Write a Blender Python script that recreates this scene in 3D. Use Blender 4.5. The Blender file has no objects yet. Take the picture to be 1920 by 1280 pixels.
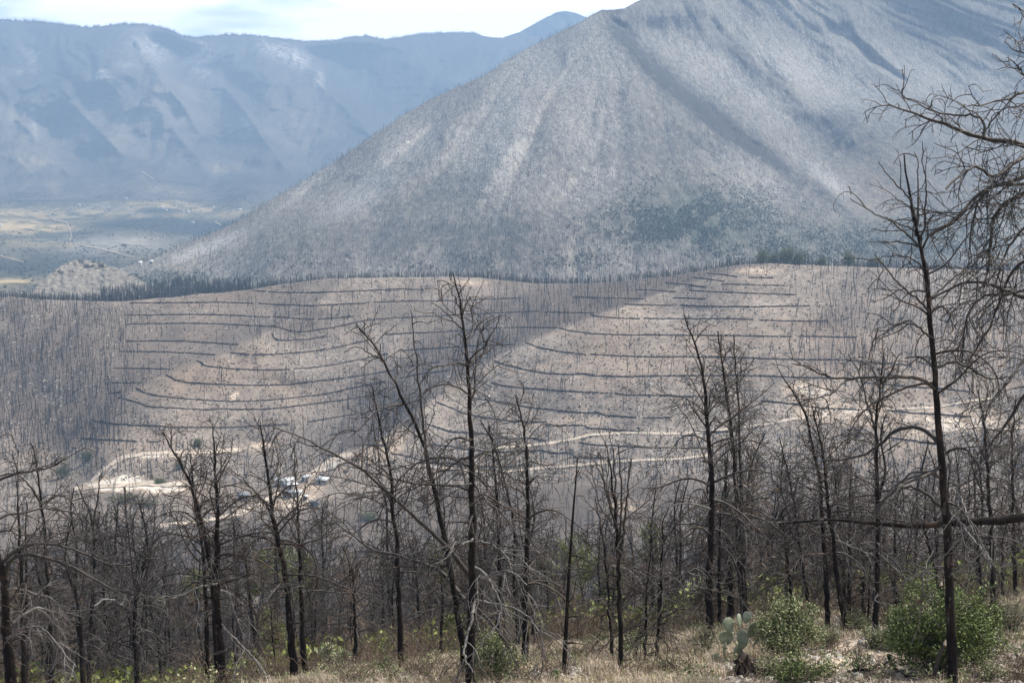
import bpy, math, random
import numpy as np
from mathutils import Vector, Matrix

# ------------------------------------------------------------ camera, light, exposure
sc = bpy.context.scene
COL = sc.collection
FPX = 2954.0                      # focal length in photo pixels (photo 1920x1280)
PITCH = math.atan(340.0 / FPX)    # the horizon sits at photo row 300
cam_d = bpy.data.cameras.new('camera')
cam = bpy.data.objects.new('camera', cam_d)
COL.objects.link(cam)
cam.location = (0, 0, 0)
cam.rotation_euler = (math.pi / 2 - PITCH, 0, 0)
cam_d.sensor_fit = 'HORIZONTAL'
cam_d.sensor_width = 36.0
cam_d.lens = 36.0 * FPX / 1920.0
cam_d.clip_start = 0.5
cam_d.clip_end = 40000
sc.camera = cam

SUN_EL = math.radians(50)
SUN_AZ = math.radians(66)         # clockwise from the view direction: light comes from the right, a little ahead
wd = bpy.data.worlds.new("World")
sc.world = wd
wd.use_nodes = True
wn, wl = wd.node_tree.nodes, wd.node_tree.links
wn.clear()
w_out = wn.new('ShaderNodeOutputWorld')
w_bg = wn.new('ShaderNodeBackground')
w_sky = wn.new('ShaderNodeTexSky')
w_sky.sky_type = 'NISHITA'
w_sky.sun_disc = False
w_sky.sun_elevation = SUN_EL
w_sky.sun_rotation = SUN_AZ
w_sky.altitude = 2000
w_sky.air_density = 1.0
w_sky.dust_density = 1.5
w_tc = wn.new('ShaderNodeTexCoord')
w_map = wn.new('ShaderNodeMapping')
w_map.inputs['Scale'].default_value = (3.6, 3.6, 15.0)
w_map.inputs['Location'].default_value = (0.35, 0.0, 0.1)
w_noise = wn.new('ShaderNodeTexNoise')
w_noise.inputs['Scale'].default_value = 1.6
w_noise.inputs['Detail'].default_value = 7
w_noise.inputs['Roughness'].default_value = 0.52
w_ramp = wn.new('ShaderNodeValToRGB')
w_ramp.color_ramp.elements[0].position = 0.42
w_ramp.color_ramp.elements[1].position = 0.56
w_mix = wn.new('ShaderNodeMix')
w_mix.data_type = 'RGBA'
w_mix.inputs[7].default_value = (14.5, 14.2, 14.0, 1)
wl.new(w_tc.outputs['Generated'], w_map.inputs['Vector'])
wl.new(w_map.outputs['Vector'], w_noise.inputs['Vector'])
wl.new(w_noise.outputs['Fac'], w_ramp.inputs['Fac'])
w_mul = wn.new('ShaderNodeMath'); w_mul.operation = 'MULTIPLY'; w_mul.inputs[1].default_value = 0.85
w_add = wn.new('ShaderNodeMath'); w_add.operation = 'ADD'; w_add.inputs[1].default_value = 0.06
w_sx = wn.new('ShaderNodeSeparateXYZ'); wl.new(w_tc.outputs['Generated'], w_sx.inputs[0])
w_x = wn.new('ShaderNodeMapRange'); w_x.inputs['From Min'].default_value = -0.30; w_x.inputs['From Max'].default_value = -0.02
w_x.inputs['To Min'].default_value = -0.16; w_x.inputs['To Max'].default_value = 0.20; wl.new(w_sx.outputs['X'], w_x.inputs['Value'])
w_nx = wn.new('ShaderNodeMath'); w_nx.operation = 'ADD'; wl.new(w_noise.outputs['Fac'], w_nx.inputs[0]); wl.new(w_x.outputs[0], w_nx.inputs[1]); wl.new(w_nx.outputs[0], w_ramp.inputs['Fac'])
wl.new(w_ramp.outputs['Color'], w_mul.inputs[0])
wl.new(w_mul.outputs[0], w_add.inputs[0])
wl.new(w_add.outputs[0], w_mix.inputs[0])
wl.new(w_sky.outputs['Color'], w_mix.inputs[6])
# a bright bank of cloud stands low in the sky behind the mountains
w_sep = wn.new('ShaderNodeSeparateXYZ'); wl.new(w_tc.outputs['Generated'], w_sep.inputs[0])
w_z = wn.new('ShaderNodeMapRange'); w_z.inputs['From Min'].default_value = 0.12; w_z.inputs['From Max'].default_value = 0.30
w_z.inputs['To Min'].default_value = 1.0; w_z.inputs['To Max'].default_value = 0.0; w_z.interpolation_type = 'SMOOTHSTEP'; wl.new(w_sep.outputs['Z'], w_z.inputs['Value'])
w_y = wn.new('ShaderNodeMapRange'); w_y.inputs['From Min'].default_value = 0.3; w_y.inputs['From Max'].default_value = 0.95; w_y.interpolation_type = 'SMOOTHSTEP'; wl.new(w_sep.outputs['Y'], w_y.inputs['Value'])
w_b = wn.new('ShaderNodeMath'); w_b.operation = 'MULTIPLY'; wl.new(w_z.outputs[0], w_b.inputs[0]); wl.new(w_y.outputs[0], w_b.inputs[1])
w_b2 = wn.new('ShaderNodeMath'); w_b2.operation = 'MULTIPLY_ADD'; w_b2.inputs[1].default_value = 2.9; w_b2.inputs[2].default_value = 1.0; wl.new(w_b.outputs[0], w_b2.inputs[0])
w_sc = wn.new('ShaderNodeVectorMath'); w_sc.operation = 'SCALE'; w_sc.inputs[0].default_value = (14.5, 14.2, 14.0); wl.new(w_b2.outputs[0], w_sc.inputs['Scale'])
wl.new(w_sc.outputs[0], w_mix.inputs[7])
w_low = wn.new('ShaderNodeVectorMath'); w_low.operation = 'SCALE'; w_low.inputs[0].default_value = (12.5, 16.5, 22.5); wl.new(w_b.outputs[0], w_low.inputs['Scale'])
w_blue = wn.new('ShaderNodeVectorMath'); w_blue.operation = 'ADD'
wl.new(w_sky.outputs['Color'], w_blue.inputs[0]); wl.new(w_low.outputs[0], w_blue.inputs[1]); wl.new(w_blue.outputs[0], w_mix.inputs[6])
wl.new(w_mix.outputs[2], w_bg.inputs['Color'])
w_bg.inputs['Strength'].default_value = 0.065
wl.new(w_bg.outputs[0], w_out.inputs['Surface'])

sun_d = bpy.data.lights.new('sun', 'SUN')
sun_d.energy = 5.0
sun_d.angle = math.radians(0.5)
sun_d.color = (1.0, 0.93, 0.82)
sun = bpy.data.objects.new('sun', sun_d)
COL.objects.link(sun)
to_sun = Vector((math.sin(SUN_AZ) * math.cos(SUN_EL), math.cos(SUN_AZ) * math.cos(SUN_EL), math.sin(SUN_EL)))
sun.rotation_euler = to_sun.to_track_quat('Z', 'Y').to_euler()
sun.location = (60, 20, 120)

sc.view_settings.view_transform = 'Standard'
sc.view_settings.look = 'None'
sc.view_settings.exposure = 0.58
sc.view_settings.gamma = 1.0
sc.render.engine = 'CYCLES'
sc.cycles.max_bounces = 4
sc.cycles.diffuse_bounces = 2
sc.cycles.glossy_bounces = 1
sc.cycles.transmission_bounces = 2
sc.cycles.transparent_max_bounces = 8
sc.cycles.volume_bounces = 0
sc.cycles.use_denoising = True
try:
    sc.cycles.denoiser = 'OPENIMAGEDENOISE'
except Exception:
    pass
sc.cycles.use_adaptive_sampling = True
sc.cycles.adaptive_threshold = 0.02

# ------------------------------------------------------------ helpers
CP, SP = math.cos(PITCH), math.sin(PITCH)

def pt(u, v, Y):
    """3D point at photo pixel (u, v) at world depth Y."""
    u = np.asarray(u, float); v = np.asarray(v, float); Y = np.asarray(Y, float)
    a = (u - 960) / FPX; b = (640 - v) / FPX
    dy = CP + b * SP
    return np.stack([a / dy * Y + 0 * v, Y + 0 * a + 0 * b, (-SP + b * CP) / dy * Y + 0 * a], -1)

def zslope(v):
    b = (640 - np.asarray(v, float)) / FPX
    return (-SP + b * CP) / (CP + b * SP)

def row_of(z, Y):
    s = np.asarray(z, float) / np.asarray(Y, float)
    # (-SP + b CP) = s (CP + b SP)
    b = (s * CP + SP) / (CP - s * SP)
    return 640 - b * FPX

def col_of(X, Y, v):
    b = (640 - v) / FPX
    return 960 + X / Y * (CP + b * SP) * FPX

def _hash(ix, iy, seed):
    n = (ix.astype(np.int64) * 374761393 + iy.astype(np.int64) * 668265263 + seed * 1442695041) & 0xFFFFFFFF
    n = ((n ^ (n >> 13)) * 1274126177) & 0xFFFFFFFF
    return ((n ^ (n >> 16)) & 0xFFFFFF) / float(0xFFFFFF)

def vnoise(x, y, seed=0):
    x = np.asarray(x, float); y = np.asarray(y, float)
    x, y = np.broadcast_arrays(x, y)
    ix = np.floor(x); iy = np.floor(y)
    fx = x - ix; fy = y - iy
    fx = fx * fx * fx * (fx * (fx * 6 - 15) + 10); fy = fy * fy * fy * (fy * (fy * 6 - 15) + 10)
    a = _hash(ix, iy, seed); b = _hash(ix + 1, iy, seed)
    c = _hash(ix, iy + 1, seed); d = _hash(ix + 1, iy + 1, seed)
    return (a + (b - a) * fx + (c - a) * fy + (a - b - c + d) * fx * fy) * 2 - 1

def fbm(x, y, seed=0, octaves=4, rough=0.5):
    s = 0; a = 1.0; f = 1.0; t = 0
    for k in range(octaves):
        s = s + a * vnoise(np.asarray(x) * f + 17.3 * k, np.asarray(y) * f + 9.1 * k, seed + k)
        t += a; a *= rough; f *= 2.03
    return s / t

def ridged(x, y, seed=0, octaves=4):
    s = 0; a = 1.0; f = 1.0; t = 0
    for k in range(octaves):
        s = s + a * (1 - 2 * np.abs(vnoise(np.asarray(x) * f + 5.3 * k, np.asarray(y) * f + 3.1 * k, seed + k)))
        t += a; a *= 0.5; f *= 2.1
    return s / t

def tps(ctrl, lam=1e-4):
    C = np.array(ctrl, float); P = C[:, :2] / 500.0; w = C[:, 2]
    n = len(P)
    def K(A, B):
        r2 = ((A[:, None, :] - B[None, :, :]) ** 2).sum(-1) + 1e-12
        return 0.5 * r2 * np.log(r2)
    M = np.zeros((n + 3, n + 3))
    M[:n, :n] = K(P, P) + lam * np.eye(n)
    M[:n, n] = 1; M[:n, n + 1:] = P; M[n, :n] = 1; M[n + 1:, :n] = P.T
    sol = np.linalg.solve(M, np.concatenate([w, [0, 0, 0]]))
    def f(u, v):
        u, v = np.broadcast_arrays(np.asarray(u, float), np.asarray(v, float))
        A = np.stack([u.ravel(), v.ravel()], -1) / 500.0
        out = np.empty(len(A))
        for i in range(0, len(A), 20000):
            B = A[i:i + 20000]
            out[i:i + 20000] = K(B, P) @ sol[:n] + sol[n] + B @ sol[n + 1:]
        return out.reshape(u.shape)
    return f

def seg_dist(u, v, line):
    """signed distance to a polyline (positive on the right when walking down it) in photo pixels."""
    L = np.array(line, float)
    best = np.full(np.shape(u), 1e9); sgn = np.zeros(np.shape(u)); per = np.zeros(np.shape(u))
    for a, b in zip(L[:-1], L[1:]):
        d = b - a; l2 = (d ** 2).sum()
        t = np.clip(((u - a[0]) * d[0] + (v - a[1]) * d[1]) / l2, 0, 1)
        du = u - a[0] - t * d[0]; dv = v - a[1] - t * d[1]
        dist = np.hypot(du, dv)
        s = np.sign(d[0] * dv - d[1] * du)
        pp = np.abs(d[0] * (v - a[1]) - d[1] * (u - a[0])) / np.sqrt(l2)
        s = np.sign(d[0] * (v - a[1]) - d[1] * (u - a[0]))
        m = (dist < best - 1e-7) | ((np.abs(dist - best) <= 1e-7) & (pp > per))
        best = np.where(m, dist, best); sgn = np.where(m, s, sgn); per = np.where(m, pp, per)
    return best * sgn

def smooth(x, a, b):
    t = np.clip((x - a) / (b - a), 0, 1)
    return t * t * (3 - 2 * t)

def blobs(u, v, lst):
    s = 0.0
    for (cu, cv, ru, rv, ang, w) in lst:
        c, si = math.cos(math.radians(ang)), math.sin(math.radians(ang))
        x = ((u - cu) * c + (v - cv) * si) / ru; y = (-(u - cu) * si + (v - cv) * c) / rv
        s = s + w * np.exp(-(x * x + y * y))
    return s

def link(name, me, mat=None, parent=None):
    o = bpy.data.objects.new(name, me)
    COL.objects.link(o)
    if mat is not None:
        me.materials.append(mat)
    if parent is not None:
        o.parent = parent
    return o

def tag(o, label=None, cat=None, group=None, kind=None):
    if label: o['label'] = label
    if cat: o['category'] = cat
    if group: o['group'] = group
    if kind: o['kind'] = kind
    return o

def mesh_from(name, V, F=None, Q=None, smooth_shade=True, attrs=None, edges=None):
    """V (n,3); F triangles (m,3) and/or Q quads (k,4)."""
    me = bpy.data.meshes.new(name)
    V = np.asarray(V, np.float32)
    me.vertices.add(len(V)); me.vertices.foreach_set('co', V.ravel())
    idx = []; starts = []; tot = 0
    for A in (F, Q):
        if A is not None and len(A):
            A = np.asarray(A, np.int32)
            idx.append(A.ravel()); starts.append(tot + np.arange(len(A)) * A.shape[1]); tot += A.size
    idx = np.concatenate(idx); starts = np.concatenate(starts)
    me.loops.add(tot); me.loops.foreach_set('vertex_index', idx.astype(np.int32))
    me.polygons.add(len(starts)); me.polygons.foreach_set('loop_start', starts.astype(np.int32))
    if smooth_shade:
        me.polygons.foreach_set('use_smooth', np.ones(len(starts), bool))
    if attrs:
        for k, a in attrs.items():
            at = me.attributes.new(k, 'FLOAT', 'POINT')
            at.data.foreach_set('value', np.asarray(a, np.float32).ravel())
    me.update(calc_edges=True)
    return me

def grid_faces(nr, nc):
    i = np.arange(nr - 1)[:, None] * nc + np.arange(nc - 1)[None, :]
    return np.stack([i, i + 1, i + nc + 1, i + nc], -1).reshape(-1, 4)

# ------------------------------------------------------------ materials
class NT:
    def __init__(s, name, rough=0.9, spec=0.2):
        s.m = bpy.data.materials.new(name); s.m.use_nodes = True
        s.n = s.m.node_tree.nodes; s.l = s.m.node_tree.links
        s.b = s.n['Principled BSDF']
        s.b.inputs['Roughness'].default_value = rough
        s.b.inputs['Specular IOR Level'].default_value = spec
        s.tc = s.n.new('ShaderNodeTexCoord')
        s.obj = s.tc.outputs['Object']
    def mapping(s, scale=(1, 1, 1), rot=(0, 0, 0), vec=None):
        m = s.n.new('ShaderNodeMapping'); m.inputs['Scale'].default_value = scale; m.inputs['Rotation'].default_value = rot
        s.l.new(vec or s.obj, m.inputs['Vector']); return m.outputs['Vector']
    def noise(s, scale, detail=4, rough=0.6, vec=None, dist=0.0):
        n = s.n.new('ShaderNodeTexNoise'); n.inputs['Scale'].default_value = scale
        n.inputs['Detail'].default_value = detail; n.inputs['Roughness'].default_value = rough
        n.inputs['Distortion'].default_value = dist
        s.l.new(vec or s.obj, n.inputs['Vector']); return n.outputs['Fac']
    def voro(s, scale, vec=None, feature='F1'):
        n = s.n.new('ShaderNodeTexVoronoi'); n.inputs['Scale'].default_value = scale; n.feature = feature
        s.l.new(vec or s.obj, n.inputs['Vector']); return n.outputs['Distance']
    def ramp(s, fac, stops):
        r = s.n.new('ShaderNodeValToRGB'); e = r.color_ramp.elements
        while len(e) < len(stops): e.new(0.5)
        for k, (p, c) in enumerate(stops):
            e[k].position = p
            e[k].color = (c, c, c, 1) if isinstance(c, (int, float)) else (*c, 1)
        s.l.new(fac, r.inputs['Fac']); return r.outputs['Color']
    def math(s, op, a, b=None, clamp=False):
        m = s.n.new('ShaderNodeMath'); m.operation = op; m.use_clamp = clamp
        for i, x in enumerate((a, b)):
            if x is None: continue
            if isinstance(x, (int, float)): m.inputs[i].default_value = x
            else: s.l.new(x, m.inputs[i])
        return m.outputs[0]
    def mix(s, fac, a, b, blend='MIX'):
        m = s.n.new('ShaderNodeMix'); m.data_type = 'RGBA'; m.blend_type = blend
        for i, x in ((0, fac), (6, a), (7, b)):
            if isinstance(x, (int, float)): m.inputs[i].default_value = x
            elif isinstance(x, tuple): m.inputs[i].default_value = (*x, 1)
            else: s.l.new(x, m.inputs[i])
        return m.outputs[2]
    def attr(s, name):
        a = s.n.new('ShaderNodeAttribute'); a.attribute_name = name; return a.outputs['Fac']
    def rnd(s):
        return s.n.new('ShaderNodeObjectInfo').outputs['Random']
    def island(s):
        return s.n.new('ShaderNodeNewGeometry').outputs['Random Per Island']
    def bump(s, h, strength=0.5, dist=0.1):
        b = s.n.new('ShaderNodeBump'); b.inputs['Strength'].default_value = strength; b.inputs['Distance'].default_value = dist
        s.l.new(h, b.inputs['Height']); s.l.new(b.outputs[0], s.b.inputs['Normal'])
    def color(s, c):
        if isinstance(c, tuple): s.b.inputs['Base Color'].default_value = (*c, 1)
        else: s.l.new(c, s.b.inputs['Base Color'])
        return s
# ------------------------------------------------------------ terrain functions
rng = np.random.default_rng(7)

CREST = np.array([(-700, 600), (-300, 580), (0, 556), (80, 561), (160, 564), (230, 565), (300, 559), (400, 549), (470, 543), (540, 531), (600, 524),
                  (660, 521), (740, 520), (830, 519), (890, 520), (950, 526), (1000, 531), (1070, 532), (1130, 530), (1200, 524),
                  (1260, 518), (1320, 506), (1380, 497), (1440, 494), (1520, 497), (1600, 500), (1680, 503), (1800, 506), (1920, 508), (2200, 510), (2700, 520)], float)
def crest_v(u): return np.interp(u, CREST[:, 0], CREST[:, 1]) + 1.2 * vnoise(np.asarray(u, float) / 23.0, 0.5, 3)
VB = 905.0    # row where the valley floor meets the terraced slopes

hill_ctrl = [
 # crest
 (-700, 600, 1010), (-200, 575, 1000), (0, 556, 980), (230, 565, 965), (450, 545, 960), (640, 521, 955), (860, 519, 950), (1060, 532, 965), (1250, 518, 985), (1400, 495, 960), (1650, 502, 930), (1920, 508, 915), (2300, 512, 905), (2700, 520, 900),
 # left slope and the first spur
 (-700, 905, 700), (-200, 900, 700), (0, 860, 745), (0, 700, 860), (150, 640, 900), (180, 760, 810), (130, 830, 765), (235, 720, 835),
 (330, 690, 830), (450, 640, 862), (560, 590, 895), (400, 760, 770), (560, 740, 778), (470, 800, 735), (300, 790, 745), (620, 680, 820), (300, 905, 690), (500, 905, 680), (200, 860, 715),
 (700, 735, 790), (700, 640, 850), (760, 800, 755), (650, 850, 715),
 # second spur
 (870, 712, 808), (950, 690, 812), (1050, 640, 838), (1180, 580, 885), (1000, 590, 900), (900, 620, 868), (800, 660, 838), (780, 780, 755), (700, 870, 700), (900, 905, 672), (1000, 800, 735), (1200, 760, 742), (1200, 840, 700),
 (1350, 650, 800), (1350, 560, 880), (1500, 700, 765), (1500, 600, 840), (1700, 690, 765), (1700, 600, 838), (1900, 690, 760), (1900, 600, 830), (1500, 800, 705), (1700, 800, 700), (1900, 800, 700), (1300, 905, 665), (1600, 905, 660), (1920, 905, 660), (2300, 905, 655), (2300, 700, 750), (2700, 905, 650)]
_hill = tps(hill_ctrl, 3e-3)
SPUR_A = [(640, 528), (600, 560), (520, 612), (440, 655), (385, 680), (310, 706), (255, 730), (222, 748), (170, 790), (120, 850), (90, 905)]
SPUR_B = [(1440, 480), (1400, 500), (1340, 520), (1250, 547), (1180, 572), (1110, 598), (1050, 618), (985, 645), (930, 672), (870, 708), (810, 750), (760, 790), (710, 830), (640, 868), (600, 905)]
def hill_Y(u, v):
    u = np.asarray(u, float); v = np.asarray(v, float)
    Y = _hill(u, v)
    for line, A, reach in ((SPUR_A, 34, 320), (SPUR_B, 74, 380)):
        d = seg_dist(u + 5 * vnoise(v / 25.0, 0.3, 8), v, line)      # positive = left of / behind the spur crest
        inside = np.where(d > 0, d, 0)
        rec = A * (1 - np.exp(-inside / 45.0)) * (1 - smooth(inside, 50, reach)) * (1 - smooth(v, 830, 898)) * (smooth(u, 150, 330) if A == 34 else 1)
        near = -np.where(d < 0, d, 0)
        rec = rec - 0.28 * A * np.exp(-np.abs(near) / 40.0) * (d <= 0) - 0.28 * A * np.exp(-inside / 12.0) * (d > 0)
        fade = 1 - smooth(v, 840, 900)
        Y = Y + rec * fade
    w = 1.0
    Y = Y * (1 + w * (0.010 * fbm(u / 150.0, v / 90.0, 21, 3) + 0.004 * ridged(u / 60.0 + 0.5 * v / 42, v / 70.0, 31, 3)))
    return Y

# near slope: rows of the ground by depth, per column
BU = np.array([(-700, 1350), (-300, 1350), (0, 1345), (250, 1335), (400, 1318), (480, 1296), (560, 1276), (650, 1258), (760, 1246), (900, 1226), (1060, 1208), (1200, 1202), (1320, 1178), (1420, 1160),
               (1520, 1152), (1640, 1146), (1750, 1138), (1850, 1128), (1920, 1118), (2100, 1095), (2700, 1040)], float)
KY = np.array([2.0, 10, 22, 28, 34, 40, 46, 70, 120, 200, 330, 430, 520, 600])
def near_rows(u):
    b = np.interp(u, BU[:, 0], BU[:, 1])
    one = np.ones_like(b)
    r = [one * 3300, one * 1560, one * 1355, one * 1285, b + (1285 - b) * 0.52, b + (1285 - b) * 0.18, b, b + 12, b * 0.4 + 0.6 * 1240 + 18, b * 0.2 + 0.8 * 1250 + 12,
         1228 + 0.22 * np.maximum(b - 1260, 0), one * 1155, one * 1065, one * 990]
    return np.stack(r, 0)
KYB = KY
def near_z(u, Y):
    """ground height at column u and depth Y (Y up to the foot of the hill)."""
    u, Y = np.broadcast_arrays(np.asarray(u, float), np.asarray(Y, float))
    sh = u.shape; u = u.ravel(); Y = Y.ravel()
    rows = near_rows(u)
    yb = hill_Y(u, np.full_like(u, VB))
    Z = np.concatenate([zslope(rows) * KYB[:, None], (zslope(VB) * yb)[None]], 0)
    K = np.concatenate([np.repeat(KYB[:, None], len(u), 1), yb[None]], 0)
    # smooth: average of three slightly shifted linear interpolations in depth
    out = 0
    for sft, w in ((0.90, .25), (1.0, .5), (1.10, .25)):
        y = np.clip(Y * sft, K[0], K[-1])
        j = np.clip((y[None] >= K).sum(0) - 1, 0, len(K) - 2)
        ar = np.arange(len(u))
        t = (y - K[j, ar]) / (K[j + 1, ar] - K[j, ar])
        zz = Z[j, ar] + t * (Z[j + 1, ar] - Z[j, ar])
        out = out + w * zz
    X = (u - 960) / FPX * Y
    edge = smooth(yb - Y, 0, 60)
    out = np.where(Y * 1.1 > yb, zslope(VB) * yb * (1 - smooth(yb - Y, 0, 70)) + out * smooth(yb - Y, 0, 70), out)
    bump = 0.10 * fbm(X / 2.2, Y / 2.2, 5, 4) * smooth(Y, 10, 25) + 0.35 * fbm(X / 9.0, Y / 9.0, 6, 2) * smooth(Y, 40, 80)
    bump = bump + 0.34 * np.exp(-((X - 7.3) / 1.0) ** 2 - ((Y - 34.0) / 1.3) ** 2) + 0.16 * np.exp(-((X - 5.9) / .8) ** 2 - ((Y - 31.5) / .9) ** 2) + 0.15 * np.exp(-((X - 1.6) / 1.3) ** 2 - ((Y - 30.0) / 1.0) ** 2)
    bump = bump + 2.2 * fbm(X / 45.0, Y / 45.0, 9, 4) * smooth(Y, 120, 300) * edge
    return (out + bump).reshape(sh)

def near_pt(u, Y):
    z = near_z(u, Y)
    return pt(u, row_of(z, Y), Y)

def near_find(u, v):
    """depth on the foreground bank seen at pixel (u, v) (in front of the brow)."""
    Ys = np.linspace(24, 48, 97)
    r = row_of(near_z(np.full_like(Ys, u), Ys), Ys)
    k = int(np.argmin(np.abs(r - v)))
    return float(Ys[k])

def ground_near_xy(X, Y):
    X = np.asarray(X, float); Y = np.asarray(Y, float)
    v = np.full_like(X, 1240.0)
    for _ in range(3):
        u = col_of(X, Y, v)
        z = near_z(u, Y)
        v = row_of(z, Y)
    return z

def hill_pt(u, v):
    return pt(u, v, hill_Y(u, v))

# ---- the sheet: near bank, valley floor, terraced slopes and what lies behind their crest
U = np.linspace(-700, 2700, 760)
Yn = np.concatenate([np.geomspace(2.0, 20, 18)[:-1], np.linspace(20, 60, 90)[:-1], np.geomspace(60, 0.999, 2)[:0], np.geomspace(60, 640, 130)])
yb = hill_Y(U, np.full_like(U, VB))
rows = []; attr_soil = []; attr_dark = []
for k, Y in enumerate(Yn):
    # compress the last rows so they all end on the foot of the hill
    t = smooth(np.array(Y), 400, 640)
    Yr = Y * (1 - t) + (yb * (Y / 640.0)) * t
    rows.append(near_pt(U, np.minimum(Yr, yb - 1.0)))
nN = len(rows)
cv = crest_v(U)
NH = 190
hv = []
for k in range(NH):
    s = k / (NH - 1)
    v = VB + (cv - VB) * s
    hv.append(v)
    rows.append(hill_pt(U, v))
Yc = hill_Y(U, cv); zc = rows[-1][:, 2]
NBK = 26
for k in range(1, NBK):
    d = 420.0 * (k / (NBK - 1)) ** 1.4
    z = zc - 0.10 * d - 0.34 * np.maximum(d - 12, 0) ** 1.0 * smooth(np.array(d), 5, 120) * 0.9
    z = np.maximum(z, -170 + 0 * z)
    Yk = Yc + d
    rows.append(pt(U, row_of(z, Yk), Yk))
V = np.stack(rows, 0)
UU = np.repeat(U[None], len(rows), 0)
VV = row_of(V[..., 2], V[..., 1])
hillpart = np.zeros(V.shape[:2]); hillpart[nN:] = 1
# bare pale earth, measured where the place has it
def bare_mask(u, v):
    m = blobs(u, v, [(215, 909, 50, 8, 0, 2.0), (295, 910, 40, 8, 0, 1.7), (240, 896, 26, 6, 0, 1.6), (285, 853, 34, 5, -2, 1.3), (210, 875, 26, 6, -45, 1.0),
        (360, 850, 60, 9, -4, .55), (500, 832, 60, 12, -8, .6), (1520, 728, 60, 18, 0, .62), (880, 530, 60, 10, 0, .5), (1420, 508, 60, 10, 0, .6), (1000, 690, 90, 12, -10, .45),
        (1080, 790, 110, 20, -5, .45), (700, 850, 110, 30, -25, .5), (1800, 790, 140, 30, 0, .65), (820, 730, 60, 14, -30, .35), (560, 935, 50, 22, -25, .7), (450, 960, 60, 12, -20, .5),
        (1560, 770, 130, 30, 0, .6), (440, 742, 12, 7, -40, .8), (620, 870, 40, 10, -30, .6), (1180, 950, 60, 22, 0, .45), (1650, 840, 160, 30, 0, .35), (330, 915, 60, 12, 0, .5)])
    return m
soil = bare_mask(UU, VV) * (V[..., 1] > 350) + (V[..., 1] < 60) * blobs(UU, VV, [(1590, 1228, 80, 22, -8, .95), (1520, 1258, 60, 14, 0, .7), (1130, 1272, 90, 12, 0, .8), (1250, 1262, 80, 12, 0, .6), (950, 1262, 100, 12, 0, .4)])
dens = blobs(UU, VV, [(890, 640, 110, 26, -30, 1.3), (1010, 588, 130, 26, -18, 1.2), (1150, 552, 110, 14, -14, 1.0), (780, 705, 90, 28, -38, 1.4), (690, 790, 80, 36, -45, 1.3), (800, 590, 220, 50, 0, .3), (540, 618, 60, 20, -10, .6), (200, 730, 40, 120, 12, .8), (60, 690, 190, 120, 0, 1.4), (560, 610, 60, 30, 0, .4), (1000, 590, 150, 40, -25, .4), (1750, 610, 220, 70, 0, .3), (110, 800, 80, 50, -20, .6), (790, 690, 90, 30, -40, .4), (1000, 1000, 700, 70, 0, 1.6), (200, 1040, 400, 70, 0, 1.0), (1250, 925, 400, 26, 0, .8), (900, 940, 200, 24, 0, .8), (1600, 940, 300, 60, 0, .8), (960, 1180, 1800, 120, 0, 1.4)])  # burnt litter and scrub; blobs beside the spurs also paint in gully shade
for line_, amp_, reach_ in ((SPUR_B, 1.25, 120.0), (SPUR_A, .55, 90.0)):  # paints the shaded left side of each spur into the ground colour
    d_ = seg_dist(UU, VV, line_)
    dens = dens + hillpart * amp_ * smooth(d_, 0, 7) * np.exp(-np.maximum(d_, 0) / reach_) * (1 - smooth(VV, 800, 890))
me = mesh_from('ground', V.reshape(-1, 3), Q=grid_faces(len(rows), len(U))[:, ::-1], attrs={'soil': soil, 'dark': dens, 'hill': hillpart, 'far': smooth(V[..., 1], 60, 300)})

g = NT('earth', 0.95, 0.1)
big = g.noise(0.02, 4, 0.6)
hv_ = g.mapping((1, .55, .55))
med = g.noise(0.22, 5, 0.72, vec=hv_)
fine = g.noise(0.9, 4, 0.7, vec=hv_)
spk = g.voro(0.55)
base = g.ramp(g.math('ADD', g.math('MULTIPLY', big, 0.5), g.math('MULTIPLY', med, 0.5)), [(0.36, (0.095, 0.077, 0.064)), (0.5, (0.205, 0.170, 0.142)), (0.62, (0.335, 0.285, 0.243))])
base = g.mix(g.math('MULTIPLY', g.ramp(fine, [(0.52, 0.0), (0.68, 1.0)]), 0.7), base, (0.40, 0.375, 0.35))
base = g.mix(g.math('MULTIPLY', g.ramp(g.noise(0.55, 3, 0.6, vec=hv_), [(0.56, 0.0), (0.66, 1.0)]), 0.75), base, (0.085, 0.075, 0.068))
base = g.mix(g.math('MULTIPLY', g.ramp(g.noise(0.008, 3, 0.6), [(0.5, 0.0), (0.7, 1.0)]), 0.4), base, (0.34, 0.25, 0.18))
ash_shade = g.math('MULTIPLY', g.attr('dark'), g.ramp(med, [(0.3, 0.55), (0.7, 1.0)]), clamp=True)  # burnt ground and painted spur shade in one mask
base = g.mix(g.math('MULTIPLY', ash_shade, 0.75), base, (0.078, 0.063, 0.054))
sm = g.math('MULTIPLY', g.attr('soil'), g.ramp(g.noise(0.12, 5, 0.75), [(0.34, 0.35), (0.56, 1.5)]), clamp=True)
base = g.mix(g.ramp(sm, [(0.3, 0.0), (0.75, 1.0)]), base, g.mix(g.ramp(sm, [(0.7, 0.0), (1.0, 1.0)]), (0.42, 0.335, 0.26), (0.62, 0.56, 0.49)))
nearc = g.ramp(g.noise(3.5, 5, 0.7), [(0.35, (0.12, 0.094, 0.078)), (0.52, (0.32, 0.26, 0.215)), (0.7, (0.52, 0.45, 0.39))])
nearc = g.mix(g.ramp(g.noise(0.5, 3, 0.6), [(0.5, 0.0), (0.62, 0.55)]), nearc, (0.10, 0.085, 0.078))
nearc = g.mix(g.ramp(g.math('MULTIPLY', g.attr('soil'), g.ramp(g.noise(1.4, 4, .7), [(.35, .5), (.6, 1.3)])), [(0.3, 0.0), (0.8, 0.9)]), nearc, (0.60, 0.50, 0.40))
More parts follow.
